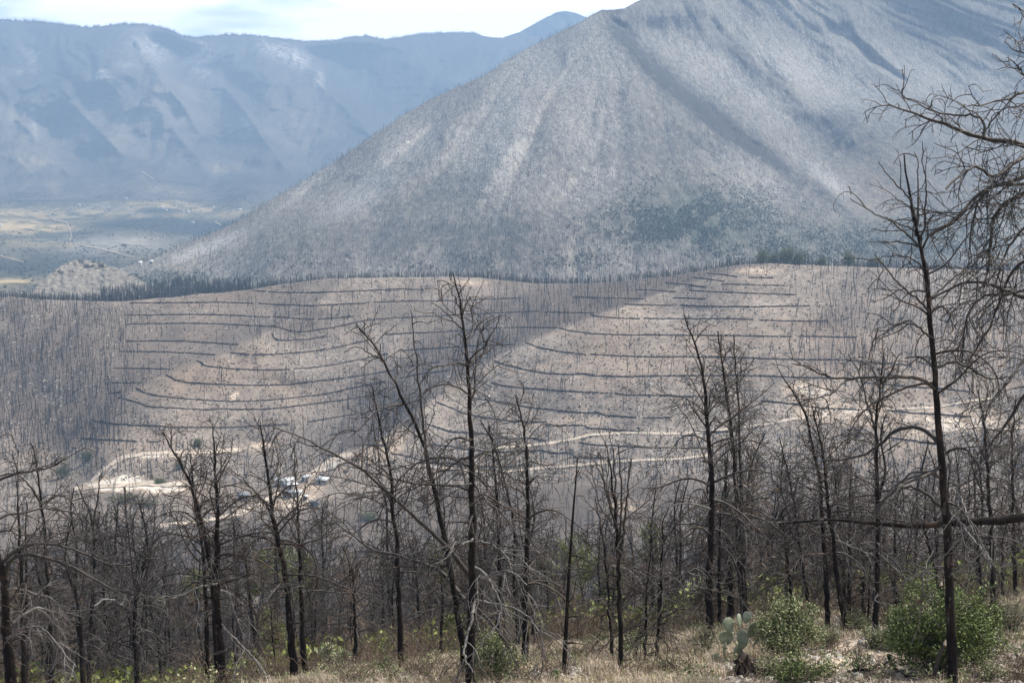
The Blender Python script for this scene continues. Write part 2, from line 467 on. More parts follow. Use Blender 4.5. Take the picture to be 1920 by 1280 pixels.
base = g.mix(g.attr('far'), nearc, base)
g.color(base)
g.bump(g.math('ADD', g.noise(1.3, 5, 0.7), g.math('MULTIPLY', med, 2.0)), 0.6, 0.35)
M_EARTH = g.m
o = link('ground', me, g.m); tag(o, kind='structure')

# base sheet under everything, reaching past the far range
gp = NT('plain_earth', 0.95, 0.1)
gp.color(gp.ramp(gp.noise(0.004, 6, 0.6), [(0.35, (0.12, 0.11, 0.09)), (0.65, (0.28, 0.24, 0.19))]))
me = mesh_from('terrain', [(-9800, -300, -171), (9800, -300, -171), (9800, 9600, -171), (-9800, 9600, -171)], Q=[(0, 1, 2, 3)])
o = link('terrain', me, gp.m); tag(o, kind='structure')

# ---- the big near mountain
MSKY = np.array([(-100, 600), (60, 545), (150, 528), (262, 492), (300, 478), (350, 457), (430, 422), (480, 392), (530, 362), (600, 320), (650, 288), (700, 254), (750, 220), (800, 190), (850, 166),
                 (900, 147), (950, 114), (1000, 85), (1050, 60), (1085, 44), (1105, 30), (1128, 18), (1150, 19), (1172, 16), (1195, 3), (1230, -16), (1300, -50), (1450, -110), (1600, -130), (1800, -115),
                 (2000, -90), (2200, -60), (2400, -20), (2700, 60)], float)
def msky(u): return np.interp(u, MSKY[:, 0], MSKY[:, 1]) + 1.5 * fbm(np.asarray(u, float) / 14.0, 0.0, 12, 3)
m_ctrl = [(60, 550, 1480), (262, 495, 1750), (430, 425, 1980), (600, 322, 2200), (800, 193, 2420), (1000, 88, 2600), (1130, 20, 2700), (1250, -20, 2850), (1500, -110, 3150), (1800, -110, 3250), (2200, -60, 3300), (2700, 60, 3300),
          (60, 640, 1350), (400, 640, 1340), (800, 640, 1330), (1200, 640, 1330), (1600, 640, 1350), (1920, 640, 1360), (2700, 640, 1400), (300, 560, 1450), (600, 520, 1480), (900, 520, 1450), (1200, 520, 1450), (1500, 500, 1500), (1800, 500, 1560), (2200, 500, 1600),
          (500, 450, 1720), (700, 400, 1820), (700, 330, 2000), (850, 330, 1880), (850, 250, 2120), (1000, 380, 1700), (1000, 250, 2000), (1000, 160, 2300), (1130, 100, 2420), (1130, 250, 2060), (1200, 380, 1760),
          (1260, 170, 2330), (1400, 260, 2200), (1560, 375, 2000), (1400, 400, 1800), (1350, 100, 2650), (1500, 200, 2500), (1650, 100, 2900), (1650, 300, 2250), (1800, 200, 2700), (1800, 380, 1950), (2000, 300, 2400), (1600, 0, 3050), (1900, 0, 3100), (2300, 200, 2700)]
_mt = tps(m_ctrl, 4e-3)
MR = [([(1130, 18), (1165, 70), (1215, 120), (1265, 165), (1320, 205), (1400, 255), (1480, 310), (1560, 372), (1620, 420)], -130, 160, 34),
      ([(1300, -40), (1330, 55), (1390, 105), (1450, 150), (1510, 195), (1560, 230)], -110, 170, 30),
      ([(1128, 20), (1090, 60), (1060, 120), (1020, 180), (975, 260), (930, 330), (880, 400)], 60, 130, 30),
      ([(1000, 90), (930, 150), (860, 230), (800, 300), (720, 360), (640, 410), (520, 470)], 70, 150, 34),
      ([(1560, -60), (1600, 60), (1680, 130), (1760, 200), (1850, 250)], -90, 160, 36),
      ([(1640, 200), (1580, 260), (1520, 330), (1470, 420)], 70, 130, 30),
      ([(830, 200), (760, 260), (690, 310), (600, 360), (500, 410), (400, 450)], 45, 120, 25)]
MG = [([(1140, 20), (1190, 75), (1240, 125), (1300, 175), (1340, 208), (1400, 252), (1480, 302), (1560, 365)], 85, 15), ([(1320, 20), (1380, 90), (1440, 140), (1500, 185), (1560, 225)], 80, 15), ([(1075, 110), (1020, 210), (975, 310), (930, 400)], 35, 14),
      ([(850, 200), (760, 285), (660, 360), (560, 420)], 42, 14), ([(600, 335), (560, 375), (480, 420), (400, 458)], 30, 10), ([(1560, 40), (1640, 110), (1720, 165), (1820, 215)], 80, 20), ([(1250, 240), (1330, 290), (1400, 350)], 38, 14), ([(1140, 200), (1120, 290), (1060, 370), (1000, 440)], 30, 14),
      ([(960, 130), (900, 230), (830, 320), (760, 400)], 35, 16), ([(1640, 240), (1560, 300), (1500, 380), (1460, 450)], 45, 20), ([(1750, 20), (1850, 80), (1960, 130)], 80, 22)]
def mt_Y(u, v):
    u = np.asarray(u, float); v = np.asarray(v, float)
    Y = _mt(u, v)
    sk = msky(u)
    fade = 0.35 + 0.65 * smooth(v - sk, 0, 80)
    for line, A, reach, k in MR:
        jig = 7 * vnoise(u / 40.0, v / 40.0, 4)
        d = seg_dist(u + jig, v + jig, line)
        if A < 0:
            d = -d
        a = abs(A)
        ins = np.where(d > 0, d, 0)
        L = np.array(line, float)
        along = smooth(v, L[:, 1].min() - 20, L[:, 1].min() + 40) * (1 - smooth(v, L[:, 1].max() - 60, L[:, 1].max() + 20))
        rec = a * (1 - np.exp(-ins / k)) * (1 - smooth(ins, k, reach)) - 0.3 * a * np.exp(-np.abs(d) / (k * .7))
        Y = Y + rec * fade * along * 0.95
    for line, A, w in MG:
        jg = 6 * vnoise(u / 30.0, v / 30.0, 17); d = seg_dist(u + jg, v - jg, line); L = np.array(line, float)
        al = smooth(v, L[:, 1].min() - 10, L[:, 1].min() + 40) * (1 - smooth(v, L[:, 1].max() - 70, L[:, 1].max() + 10))
        Y = Y + A * al * np.exp(-np.abs(d) / w)
    # ribs running down the fall line
    x = (u - 1130) / np.maximum(v + 260, 60) * 600
    Y = Y + fade * (16 * ridged(x / 62.0 + 0.4 * vnoise(u / 80., v / 80., 2), v / 260.0, 41, 4) + 26 * fbm(u / 90.0, v / 70.0, 43, 4))
    return Y
def mt_pt(u, v): return pt(u, v, mt_Y(u, v))
Um = np.linspace(60, 2600, 560)
rows = []
sk = msky(Um)
NM = 230
for k in range(NM):
    v = 640 + (sk - 640) * (k / (NM - 1))
    rows.append(mt_pt(Um, v))
Yc = rows[-1][:, 1]; zc = rows[-1][:, 2]
for k in range(1, 14):
    d = 1600 * (k / 13) ** 1.5
    z = zc - 0.12 * d - 0.35 * np.maximum(d - 40, 0)
    z = np.maximum(z, -170)
    rows.append(pt(Um, row_of(z, Yc + d), Yc + d))
V = np.stack(rows, 0); UU = np.repeat(Um[None], len(rows), 0); VV = row_of(V[..., 2], V[..., 1])
rock = blobs(UU, VV, [(700, 350, 60, 26, -35, .9), (650, 385, 50, 14, -25, .6), (760, 280, 60, 34, -40, .5), (960, 250, 60, 130, 12, .55), (880, 300, 70, 70, -30, .35), (1060, 130, 90, 90, 0, .35), (1130, 260, 60, 70, 10, .35), (1100, 350, 60, 50, 0, .3),
     (1560, 345, 30, 16, 35, .9), (1520, 310, 40, 14, 35, .6), (1480, 130, 110, 60, 25, .4), (1600, 170, 110, 50, 20, .45), (1320, 120, 60, 40, 35, .4), (1800, 150, 120, 40, 10, .35), (1400, 330, 90, 40, 20, .4), (580, 350, 40, 14, -35, .6), (350, 480, 60, 10, -18, .8), (410, 455, 60, 9, -22, .7), (420, 500, 80, 14, -10, .25), (1200, 90, 50, 60, 30, .3), (1150, 320, 14, 8, -60, .6), (1440, 190, 80, 50, 25, .35), (1680, 110, 120, 40, 20, .3)])
green = blobs(UU, VV, [(1310, 390, 95, 48, 5, 1.0), (1230, 420, 70, 40, 0, .8), (1400, 440, 120, 40, 0, .7), (1700, 450, 140, 40, 0, .8), (1850, 420, 100, 50, 0, .5), (280, 525, 100, 20, 0, .9), (1550, 470, 100, 30, 0, .5), (560, 450, 80, 22, -15, .5), (450, 540, 200, 20, 0, .4), (840, 360, 70, 30, -10, .4), (900, 440, 90, 30, 0, .3)])
dk = blobs(UU, VV, [(1250, 310, 170, 70, 0, .5), (1100, 430, 400, 50, 0, .35), (650, 460, 260, 34, -8, .4), (1700, 60, 160, 60, 10, .4), (1170, 70, 54, 20, 52, 1.5), (1240, 140, 60, 20, 42, 1.6), (1335, 215, 75, 18, 37, 1.5), (1445, 297, 75, 15, 36, 1.4), (1550, 362, 50, 9, 40, 1.0), (1380, 100, 60, 12, 44, 1.0), (1460, 160, 60, 12, 38, 1.0), (1020, 240, 16, 90, 12, .5), (900, 300, 20, 80, 30, .4), (740, 320, 20, 60, 55, .5), (1650, 150, 80, 12, 34, .7), (1300, 250, 110, 50, 10, .45), (1620, 250, 90, 60, 20, .7), (1560, 240, 50, 40, 20, .5), (1100, 300, 90, 30, -20, .3), (600, 350, 30, 22, -30, .6), (1000, 460, 400, 60, 0, .3), (840, 350, 130, 30, -10, .5), (1400, 130, 120, 14, 38, .6), (1500, 215, 60, 12, 38, .6), (1320, 215, 160, 14, 36, .55), (1800, 330, 160, 60, 0, .4), (1200, 30, 60, 50, 40, .4), (1750, 30, 150, 60, 10, .4)])  # dark brush; the diagonal bands paint ravine shade into the colour
ochre = blobs(UU, VV, [(1660, 340, 50, 60, 0, .8), (1630, 270, 60, 40, 0, .4), (1340, 330, 60, 20, 0, .3), (330, 500, 40, 10, 0, .5), (1020, 190, 60, 40, 0, .25), (1480, 165, 60, 8, 38, .5)])
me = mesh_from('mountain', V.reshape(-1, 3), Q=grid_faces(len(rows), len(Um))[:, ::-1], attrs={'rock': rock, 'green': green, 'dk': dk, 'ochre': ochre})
m = NT('mountain_ground', 0.95, 0.08)
strv = m.mapping((1, 0.30, 0.30))
n1 = m.noise(0.012, 5, 0.62, vec=strv)
n2 = m.noise(0.13, 5, 0.72, vec=strv)
n3 = m.noise(0.3, 3, 0.75, vec=m.mapping((1, .45, .45)))
base = m.ramp(m.math('ADD', m.math('MULTIPLY', n1, 0.4), m.math('MULTIPLY', n2, 0.6)), [(0.38, (0.09, 0.082, 0.073)), (0.5, (0.175, 0.158, 0.138)), (0.62, (0.28, 0.257, 0.226))])
r1 = m.math('MULTIPLY', m.math('ADD', m.attr('rock'), 0.12), m.ramp(m.math('ADD', m.math('MULTIPLY', n2, .5), m.math('MULTIPLY', n3, .5)), [(0.40, 0.15), (0.62, 1.3)]), clamp=True)
r0_ = m.ramp(m.noise(0.36, 2, 0.5, vec=m.mapping((1, .4, .4))), [(0.56, 0.0), (0.64, 1.0)])
base = m.mix(m.math('MULTIPLY', r0_, m.math('ADD', m.math('MULTIPLY', m.attr('rock'), 1.0), 0.22), clamp=True), base, (0.62, 0.60, 0.58))
base = m.mix(m.math('MULTIPLY', m.ramp(m.noise(0.30, 2, 0.5, vec=m.mapping((1, .25, .25))), [(0.52, 0.0), (0.62, 1.0)]), 0.45), base, (0.05, 0.046, 0.043))
base = m.mix(r1, base, (0.42, 0.405, 0.385))
base = m.mix(m.math('MULTIPLY', m.attr('ochre'), m.ramp(n2, [(0.4, 0.2), (0.6, 1.0)]), clamp=True), base, (0.30, 0.235, 0.155))
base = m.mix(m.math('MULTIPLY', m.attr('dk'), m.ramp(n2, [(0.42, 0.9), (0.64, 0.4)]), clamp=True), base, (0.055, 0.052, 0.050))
base = m.mix(m.math('MULTIPLY', m.attr('green'), m.ramp(n2, [(0.42, .85), (0.62, 0.25)]), clamp=True), base, (0.055, 0.072, 0.050))
m.color(base)
m.bump(m.math('ADD', n2, m.math('MULTIPLY', n3, 0.5)), 0.9, 6.0)
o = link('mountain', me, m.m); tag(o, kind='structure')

# ---- far range and the valley before it
FS = np.array([(-600, 60), (-300, 30), (0, 38), (40, 40), (80, 42), (130, 49), (170, 52), (200, 50), (235, 46), (270, 47), (300, 52), (320, 59), (345, 69), (365, 72), (400, 68), (440, 66), (480, 68), (520, 73), (560, 77), (600, 79), (640, 74),
               (670, 69), (690, 68), (720, 75), (745, 71), (780, 66), (820, 63), (850, 61), (885, 62), (915, 69), (940, 71), (975, 66), (1100, 80), (1400, 90), (2600, 120)], float)
def fsky(u): return np.interp(u, FS[:, 0], FS[:, 1]) + 0.8 * fbm(np.asarray(u, float) / 9.0, 1.0, 14, 3)
f_ctrl = [(-600, 640, 1300), (0, 640, 1300), (400, 640, 1300), (800, 640, 1300), (1400, 640, 1300), (0, 560, 1500), (300, 560, 1500), (0, 500, 2150), (250, 490, 2300), (0, 440, 2900), (250, 440, 3000), (0, 400, 3600), (250, 390, 3800), (450, 380, 4000), (-600, 400, 3500), (-600, 500, 2100),
          (0, 355, 4400), (200, 345, 4700), (400, 350, 4900), (600, 350, 5000), (1000, 400, 5000), (1400, 420, 5000), (0, 300, 4900), (250, 290, 5150), (450, 300, 5200), (650, 290, 5500), (-600, 300, 4800),
          (0, 200, 5500), (200, 200, 5500), (350, 210, 5750), (500, 200, 5900), (650, 210, 6300), (0, 130, 5900), (200, 120, 5950), (350, 130, 6200), (500, 130, 6400), (700, 130, 6900), (850, 130, 7200), (1100, 200, 7400), (-600, 130, 5800),
          (0, 38, 6700), (240, 46, 6700), (420, 67, 7000), (600, 78, 7300), (850, 61, 7700), (1000, 70, 7900), (1400, 90, 8100), (-600, 60, 6700), (-300, 30, 6700)]
_far = tps(f_ctrl, 2e-3)
FR = [([(240, 48), (262, 90), (300, 150), (345, 200), (372, 250), (350, 300)], 260, 150, 34), ([(500, 74), (560, 110), (600, 160), (650, 205), (690, 250), (720, 280)], 300, 170, 34), ([(400, 140), (460, 210), (500, 270), (540, 320)], 160, 110, 22),
      ([(110, 150), (150, 210), (200, 260), (240, 300)], 160, 110, 24), ([(0, 200), (50, 240), (100, 290), (130, 330)], 150, 110, 24), ([(300, 150), (250, 200), (200, 240), (130, 290)], -150, 120, 26), ([(415, 305), (470, 330), (520, 355)], 140, 80, 14), ([(290, 190), (330, 250), (370, 300), (400, 345)], 140, 90, 20)]
def far_Y(u, v):
    u = np.asarray(u, float); v = np.asarray(v, float)
    Y = _far(u, v)
    fade = smooth(v - fsky(u), 0, 30) * (1 - smooth(v, 325, 365))
    for line, A, reach, k in FR:
        jig = 5 * vnoise(u / 25.0, v / 25.0, 4)
        d = -seg_dist(u + jig, v + jig, line) * (1 if A > 0 else -1)
        a = abs(A); ins = np.where(d > 0, d, 0); L = np.array(line, float)
        along = smooth(v, L[:, 1].min() - 15, L[:, 1].min() + 30) * (1 - smooth(v, L[:, 1].max() - 40, L[:, 1].max() + 10))
        Y = Y + fade * along * 1.5 * (a * (1 - np.exp(-ins / k)) * (1 - smooth(ins, k, reach)) - 0.3 * a * np.exp(-np.abs(d) / (k * .7)))
    w = np.asarray(u, float) + 0.35 * (v - 200)
    Y = Y + fade * (120 * ridged(w / 95.0 + 0.5 * vnoise(u / 70., v / 70., 6), v / 190.0, 51, 4) + 90 * fbm(u / 60.0, v / 40.0, 53, 4))
    flat = smooth(v, 340, 380)
    Y = Y * (1 + flat * 0.028 * fbm(u / 60.0, v / 16.0, 57, 4))
    Y = np.maximum(Y, 1290 + 0.6 * (640 - v))
    # the low swell in the valley
    Y = Y - flat * 130 * np.exp(-(((u - 220) / 90.0) ** 2 + ((v - 440) / 26.0) ** 2)) * 0.6
    return Y
def far_pt(u, v): return pt(u, v, far_Y(u, v))
Uf = np.linspace(-600, 1500, 520)
skf = fsky(Uf)
rows_v = [640 + (375 - 640) * k / 89 for k in range(90)]
rows = [far_pt(Uf, np.full_like(Uf, v)) for v in rows_v]
V = np.stack(rows, 0); UU = np.repeat(Uf[None], len(rows), 0); VV = row_of(V[..., 2], V[..., 1])
field = blobs(UU, VV, [(40, 425, 90, 12, 0, 1.1), (90, 428, 44, 5, 0, .9), (20, 400, 110, 8, 0, .6), (280, 378, 80, 8, 3, .6), (170, 400, 80, 8, -3, .5), (370, 392, 80, 5, 4, .8), (250, 405, 60, 7, 0, .4), (330, 402, 30, 5, 0, .5), (100, 455, 60, 5, 8, .5), (20, 530, 45, 6, 0, 1.2), (0, 455, 60, 8, 0, .4), (430, 405, 30, 6, 0, .6)])
wood = blobs(UU, VV, [(350, 425, 70, 10, 6, 1.3), (290, 418, 60, 6, 0, .9), (150, 437, 50, 4, 0, .7), (330, 425, 90, 12, 3, 1.2), (300, 395, 50, 6, 0, .8), (200, 425, 60, 7, 0, .6), (80, 375, 100, 6, 0, .8), (250, 365, 200, 6, 0, .5), (140, 505, 120, 20, 0, .5), (30, 500, 80, 14, 0, .7), (380, 460, 80, 8, -25, .8), (60, 445, 80, 4, 0, .6), (120, 480, 100, 12, 0, .3), (440, 420, 60, 10, -20, .8)])
pale = blobs(UU, VV, [(230, 455, 90, 16, 3, .7), (200, 390, 70, 8, 0, .4), (270, 405, 40, 6, 15, .7), (160, 470, 50, 10, 0, .5), (60, 345, 40, 6, 20, .4)])
me = mesh_from('valley_land', V.reshape(-1, 3), Q=grid_faces(len(rows), len(Uf))[:, ::-1], attrs={'field': field, 'wood': wood, 'pale': pale})
vl = NT('valley_land', 0.95, 0.08)
n1 = vl.noise(0.006, 5, 0.65); n2 = vl.noise(0.05, 5, 0.75); n3 = vl.noise(0.02, 4, 0.7, vec=vl.mapping((1, .35, 1)))
base = vl.ramp(vl.math('ADD', vl.math('MULTIPLY', n3, 0.4), vl.math('MULTIPLY', n2, 0.6)), [(0.38, (0.028, 0.032, 0.024)), (0.5, (0.098, 0.090, 0.062)), (0.60, (0.23, 0.205, 0.15))])
base = vl.mix(vl.math('MULTIPLY', vl.attr('pale'), vl.ramp(n2, [(0.4, .4), (0.6, 1.2)]), clamp=True), base, (0.42, 0.39, 0.36))
base = vl.mix(vl.math('MULTIPLY', vl.attr('field'), vl.ramp(n3, [(0.42, .1), (0.55, 1.2)]), clamp=True), base, (0.46, 0.36, 0.20))
base = vl.mix(vl.math('MULTIPLY', vl.math('MULTIPLY', vl.attr('wood'), 1.3), vl.ramp(n2, [(0.4, 1.3), (0.65, .8)]), clamp=True), base, (0.035, 0.042, 0.036))
vl.color(base)
M_VALLEY = vl.m
o = link('valley_land', me, vl.m); tag(o, kind='structure')

rows = []
NF = 190
for k in range(NF):
    v = 375.0 + (skf - 375.0) * (k / (NF - 1))
    rows.append(far_pt(Uf, v))
Yc = rows[-1][:, 1]; zc = rows[-1][:, 2]
for k in range(1, 10):
    d = 1500 * (k / 9) ** 1.5
    z = np.maximum(zc - 0.35 * d, -170)
    rows.append(pt(Uf, row_of(z, Yc + d), Yc + d))
V = np.stack(rows, 0); UU = np.repeat(Uf[None], len(rows), 0); VV = row_of(V[..., 2], V[..., 1])
cliff = blobs(UU, VV, [(520, 95, 40, 16, 20, .9), (560, 112, 24, 16, 30, .8), (280, 90, 40, 22, 35, .7), (390, 95, 30, 14, 30, .5), (190, 140, 14, 12, 0, .9), (235, 122, 14, 6, 0, .6), (600, 150, 8, 18, 0, .8), (60, 110, 14, 30, -30, .45), (30, 135, 30, 6, 0, .3), (460, 230, 10, 14, -30, .6), (380, 130, 16, 50, -35, .4), (65, 240, 4, 30, -10, .5)])
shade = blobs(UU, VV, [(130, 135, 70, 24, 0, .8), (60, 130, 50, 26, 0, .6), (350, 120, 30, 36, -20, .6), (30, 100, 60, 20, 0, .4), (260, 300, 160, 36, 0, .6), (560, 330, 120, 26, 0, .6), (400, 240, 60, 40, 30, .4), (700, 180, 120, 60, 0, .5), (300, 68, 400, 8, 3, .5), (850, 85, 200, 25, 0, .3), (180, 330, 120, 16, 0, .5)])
tanp = blobs(UU, VV, [(415, 316, 26, 9, 0, .9), (60, 302, 36, 14, 10, .6), (270, 335, 8, 3, 30, .9), (100, 350, 14, 12, 35, .6), (330, 190, 80, 60, 20, .3), (560, 220, 60, 70, 0, .25), (60, 260, 90, 50, 0, .35), (240, 265, 80, 40, 20, .3), (20, 215, 40, 16, 20, .35), (440, 300, 30, 14, 30, .4), (320, 357, 70, 9, 6, .5)])
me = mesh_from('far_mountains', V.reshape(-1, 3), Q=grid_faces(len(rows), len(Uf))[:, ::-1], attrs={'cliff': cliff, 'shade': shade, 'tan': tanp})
fm = NT('far_mountain_ground', 0.95, 0.05)
n1 = fm.noise(0.0022, 6, 0.65, vec=fm.mapping((1, .5, .5))); n2 = fm.noise(0.016, 5, 0.7, vec=fm.mapping((1, .3, .3)))
base = fm.ramp(fm.math('ADD', fm.math('MULTIPLY', n1, 0.42), fm.math('ADD', fm.math('MULTIPLY', n2, 0.30), fm.math('MULTIPLY', fm.noise(0.05, 4, .7, vec=fm.mapping((1, .4, .4))), 0.28))), [(0.40, (0.045, 0.046, 0.043)), (0.52, (0.115, 0.108, 0.095)), (0.62, (0.20, 0.185, 0.158))])
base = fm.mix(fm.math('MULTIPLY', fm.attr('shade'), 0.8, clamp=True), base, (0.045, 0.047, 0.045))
base = fm.mix(fm.math('MULTIPLY', fm.attr('tan'), fm.ramp(n2, [(0.4, .5), (0.6, 1.2)]), clamp=True), base, (0.34, 0.28, 0.20))
n4 = fm.noise(0.05, 4, 0.7, vec=fm.mapping((1, .5, .25)))
base = fm.mix(fm.math('MULTIPLY', fm.attr('cliff'), fm.ramp(n4, [(0.42, .1), (0.60, 1.2)]), clamp=True), base, (0.60, 0.58, 0.55))
fm.color(base)
fm.bump(n2, 0.9, 25.0)
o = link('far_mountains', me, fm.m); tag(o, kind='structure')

# ---- the palest peak, behind the shoulder
PS = np.array([(780, 120), (880, 95), (945, 70), (975, 60), (1000, 46), (1025, 32), (1045, 23), (1062, 21), (1080, 25), (1100, 33), (1130, 50), (1200, 90), (1300, 130)], float)
Up = np.linspace(780, 1300, 130)
rows = []
skp = np.interp(Up, PS[:, 0], PS[:, 1]) + 0.8 * fbm(Up / 8.0, 2.0, 15, 3)
for k in range(40):
    s = k / 39
    v = 200 + (skp - 200) * s
    Y = 8300 + 500 * s + 90 * ridged(Up / 40.0, v / 60.0, 61, 3)
    rows.append(pt(Up, v, Y))
for k in range(1, 5):
    d = 400.0 * k; z = rows[39][:, 2] - 0.5 * d; Yk = rows[39][:, 1] + d
    rows.append(pt(Up, row_of(z, Yk), Yk))
me = mesh_from('distant_peak', np.stack(rows, 0).reshape(-1, 3), Q=grid_faces(len(rows), len(Up))[:, ::-1], attrs={'cliff': np.zeros(len(rows) * len(Up)), 'shade': np.zeros(len(rows) * len(Up)), 'tan': np.zeros(len(rows) * len(Up))})
o = link('mountain_peak', me, fm.m); tag(o, kind='structure')

# ---- rocky knoll beyond the left crest
def knoll_top(u): return 486 + 0.0 * u + 62 * (np.abs((u - 150) / np.where(u < 150, 92.0, 150.0)) ** 1.7)
def knoll_Y(u, v):
    return 1500 - 260 * smooth(v, 480, 580) + 14 * fbm(u / 18.0, v / 12.0, 71, 4) + 9 * ridged(u / 11.0, v / 9.0, 73, 3)
Uk = np.linspace(10, 400, 150); rows = []
kt = np.minimum(knoll_top(Uk), 590) + 1.5 * fbm(Uk / 9.0, 0.2, 75, 3)
for k in range(60):
    v = 600 + (kt - 600) * k / 59
    rows.append(pt(Uk, v, knoll_Y(Uk, v)))
for k in range(1, 6):
    d = 40.0 * k; z = rows[59][:, 2] - 0.45 * d; Yk = rows[59][:, 1] + d
    rows.append(pt(Uk, row_of(z, Yk), Yk))
me = mesh_from('rocky_hill', np.stack(rows, 0).reshape(-1, 3), Q=grid_faces(len(rows), len(Uk))[:, ::-1])
kn = NT('knoll_rock', 0.95, 0.1)
n2 = kn.noise(0.12, 5, 0.75); n3 = kn.noise(0.35, 4, 0.7)
kn.color(kn.mix(kn.ramp(n3, [(0.48, 0.0), (0.6, 1.0)]), kn.ramp(n2, [(0.4, (0.05, 0.045, 0.036)), (0.5, (0.15, 0.13, 0.105)), (0.62, (0.27, 0.24, 0.195))]), (0.36, 0.33, 0.28)))
kn.bump(n2, 1.0, 3.0)
o = link('rocky_hill', me, kn.m); tag(o, kind='structure')
# ------------------------------------------------------------ materials of the burnt trees
def bark_mat(name, dark, light, tan=None, spec=0.45, rough=0.55):
    b = NT(name, rough, spec)
    v = b.mapping((1, 1, 0.35))
    n = b.noise(14, 4, 0.65, vec=v); n2 = b.noise(1.6, 3, 0.6)
    c = b.ramp(b.math('ADD', b.math('MULTIPLY', n, 0.5), b.math('MULTIPLY', n2, 0.5)), [(0.40, dark), (0.66, light)])
    if tan: c = b.mix(b.ramp(n2, [(0.56, 0.0), (0.68, 1.0)]), c, tan)
    if name == 'charred_bark':
        c = b.mix(b.math('MULTIPLY', b.ramp(b.noise(5, 4, .7, vec=b.mapping((1, 1, .25))), [(0.60, 0.0), (0.66, 1.0)]), 0.8), c, (0.13, 0.115, 0.105))
    b.color(c); b.bump(b.noise(22, 4, 0.7, vec=v), 0.9, 0.035)
    return b.m
M_TRUNK = bark_mat('charred_bark', (0.006, 0.005, 0.005), (0.026, 0.019, 0.016), tan=(0.055, 0.040, 0.032), spec=0.12, rough=0.8)
M_LIMB = bark_mat('charred_limb', (0.010, 0.008, 0.007), (0.052, 0.038, 0.031), spec=0.5, rough=0.5)
M_GREYLIMB = bark_mat('grey_limb', (0.05, 0.046, 0.045), (0.26, 0.24, 0.225), spec=0.5, rough=0.45)  # paler grey bark than charred_limb
M_TWIG = bark_mat('scorched_twigs', (0.016, 0.011, 0.009), (0.098, 0.068, 0.052), spec=0.35, rough=0.6)
M_BRUSH = bark_mat('dead_brush', (0.065, 0.049, 0.038), (0.27, 0.205, 0.155), spec=0.2, rough=0.8)
M_FARTREE = NT('distant_bark', 0.85, 0.15).color((0.016, 0.014, 0.014)).m

# ------------------------------------------------------------ tubes and growth
def norm(a): return a / np.maximum(np.linalg.norm(a, axis=-1, keepdims=True), 1e-9)

class Tubes:
    """collects polylines with radii and joins them as tubes in one mesh."""
    def __init__(s): s.v = []; s.q = []; s.n = 0
    def add(s, P, R, sides=3, g=None):
        P = np.asarray(P, float); R = np.asarray(R, float)
        if P.ndim == 2: P = P[None]; R = R[None]
        if len(P) == 0: return
        m, n, _ = P.shape
        T = norm(np.gradient(P, axis=1))
        avg = norm(P[:, -1] - P[:, 0] + 1e-6)
        ref = np.where(np.abs(avg[:, 2:3]) > 0.8, np.array([[1.0, 0.13, 0]]), np.array([[0.05, 0.1, 1.0]]))
        A = norm(np.cross(T, ref[:, None, :] + 0 * T)); B = np.cross(T, A)
        th = np.arange(sides) * 2 * np.pi / sides
        ring = P[:, :, None] + R[:, :, None, None] * (np.cos(th)[None, None, :, None] * A[:, :, None] + np.sin(th)[None, None, :, None] * B[:, :, None])
        base = s.n + np.arange(m)[:, None, None] * (n * sides) + np.arange(n - 1)[None, :, None] * sides
        j = np.arange(sides)[None, None]; k = (j + 1) % sides
        q = np.stack([base + j, base + k, base + sides + k, base + sides + j], -1)
        s.v.append(ring.reshape(-1, 3)); s.q.append(q.reshape(-1, 4)); s.n += m * n * sides
    def arrays(s): return np.concatenate(s.v), np.concatenate(s.q)
    def build(s, name, mat, parent=None, origin=(0, 0, 0)):
        V, Q = s.arrays()
        o = link(name, mesh_from(name, V - np.asarray(origin), Q=Q), mat, parent)
        return o

def grow(S, D, L, n, bend, wig, r):
    """m curves: starts, directions, lengths; bend = how much each turns down (negative) or up along its length."""
    S = np.asarray(S, float); D = norm(np.asarray(D, float)); L = np.asarray(L, float); m = len(S)
    bend = np.broadcast_to(np.asarray(bend, float), (m,))
    P = np.empty((m, n + 1, 3)); P[:, 0] = S; d = D.copy(); w = r.normal(size=(m, 3)) * wig
    for k in range(n):
        w = 0.55 * w + r.normal(size=(m, 3)) * wig
        d = d + w; d[:, 2] += bend / n; d = norm(d)
        P[:, k + 1] = P[:, k] + d * (L / n)[:, None]
    return P

def along(P, t):
    """positions and tangents at parameters t (m,k) of curves P (m,n,3)."""
    m, n, _ = P.shape
    x = np.clip(t, 0, 0.9999) * (n - 1); i = x.astype(int); f = (x - i)[..., None]
    a = np.arange(m)[:, None]
    p0 = P[a, i]; p1 = P[a, i + 1]
    return p0 + (p1 - p0) * f, norm(p1 - p0)

def radii(r0, r1, n, p=1.0):
    t = np.linspace(0, 1, n)[None] ** p
    r0 = np.asarray(r0, float).reshape(-1, 1); r1 = np.asarray(r1, float).reshape(-1, 1)
    return r0 + (r1 - r0) * t

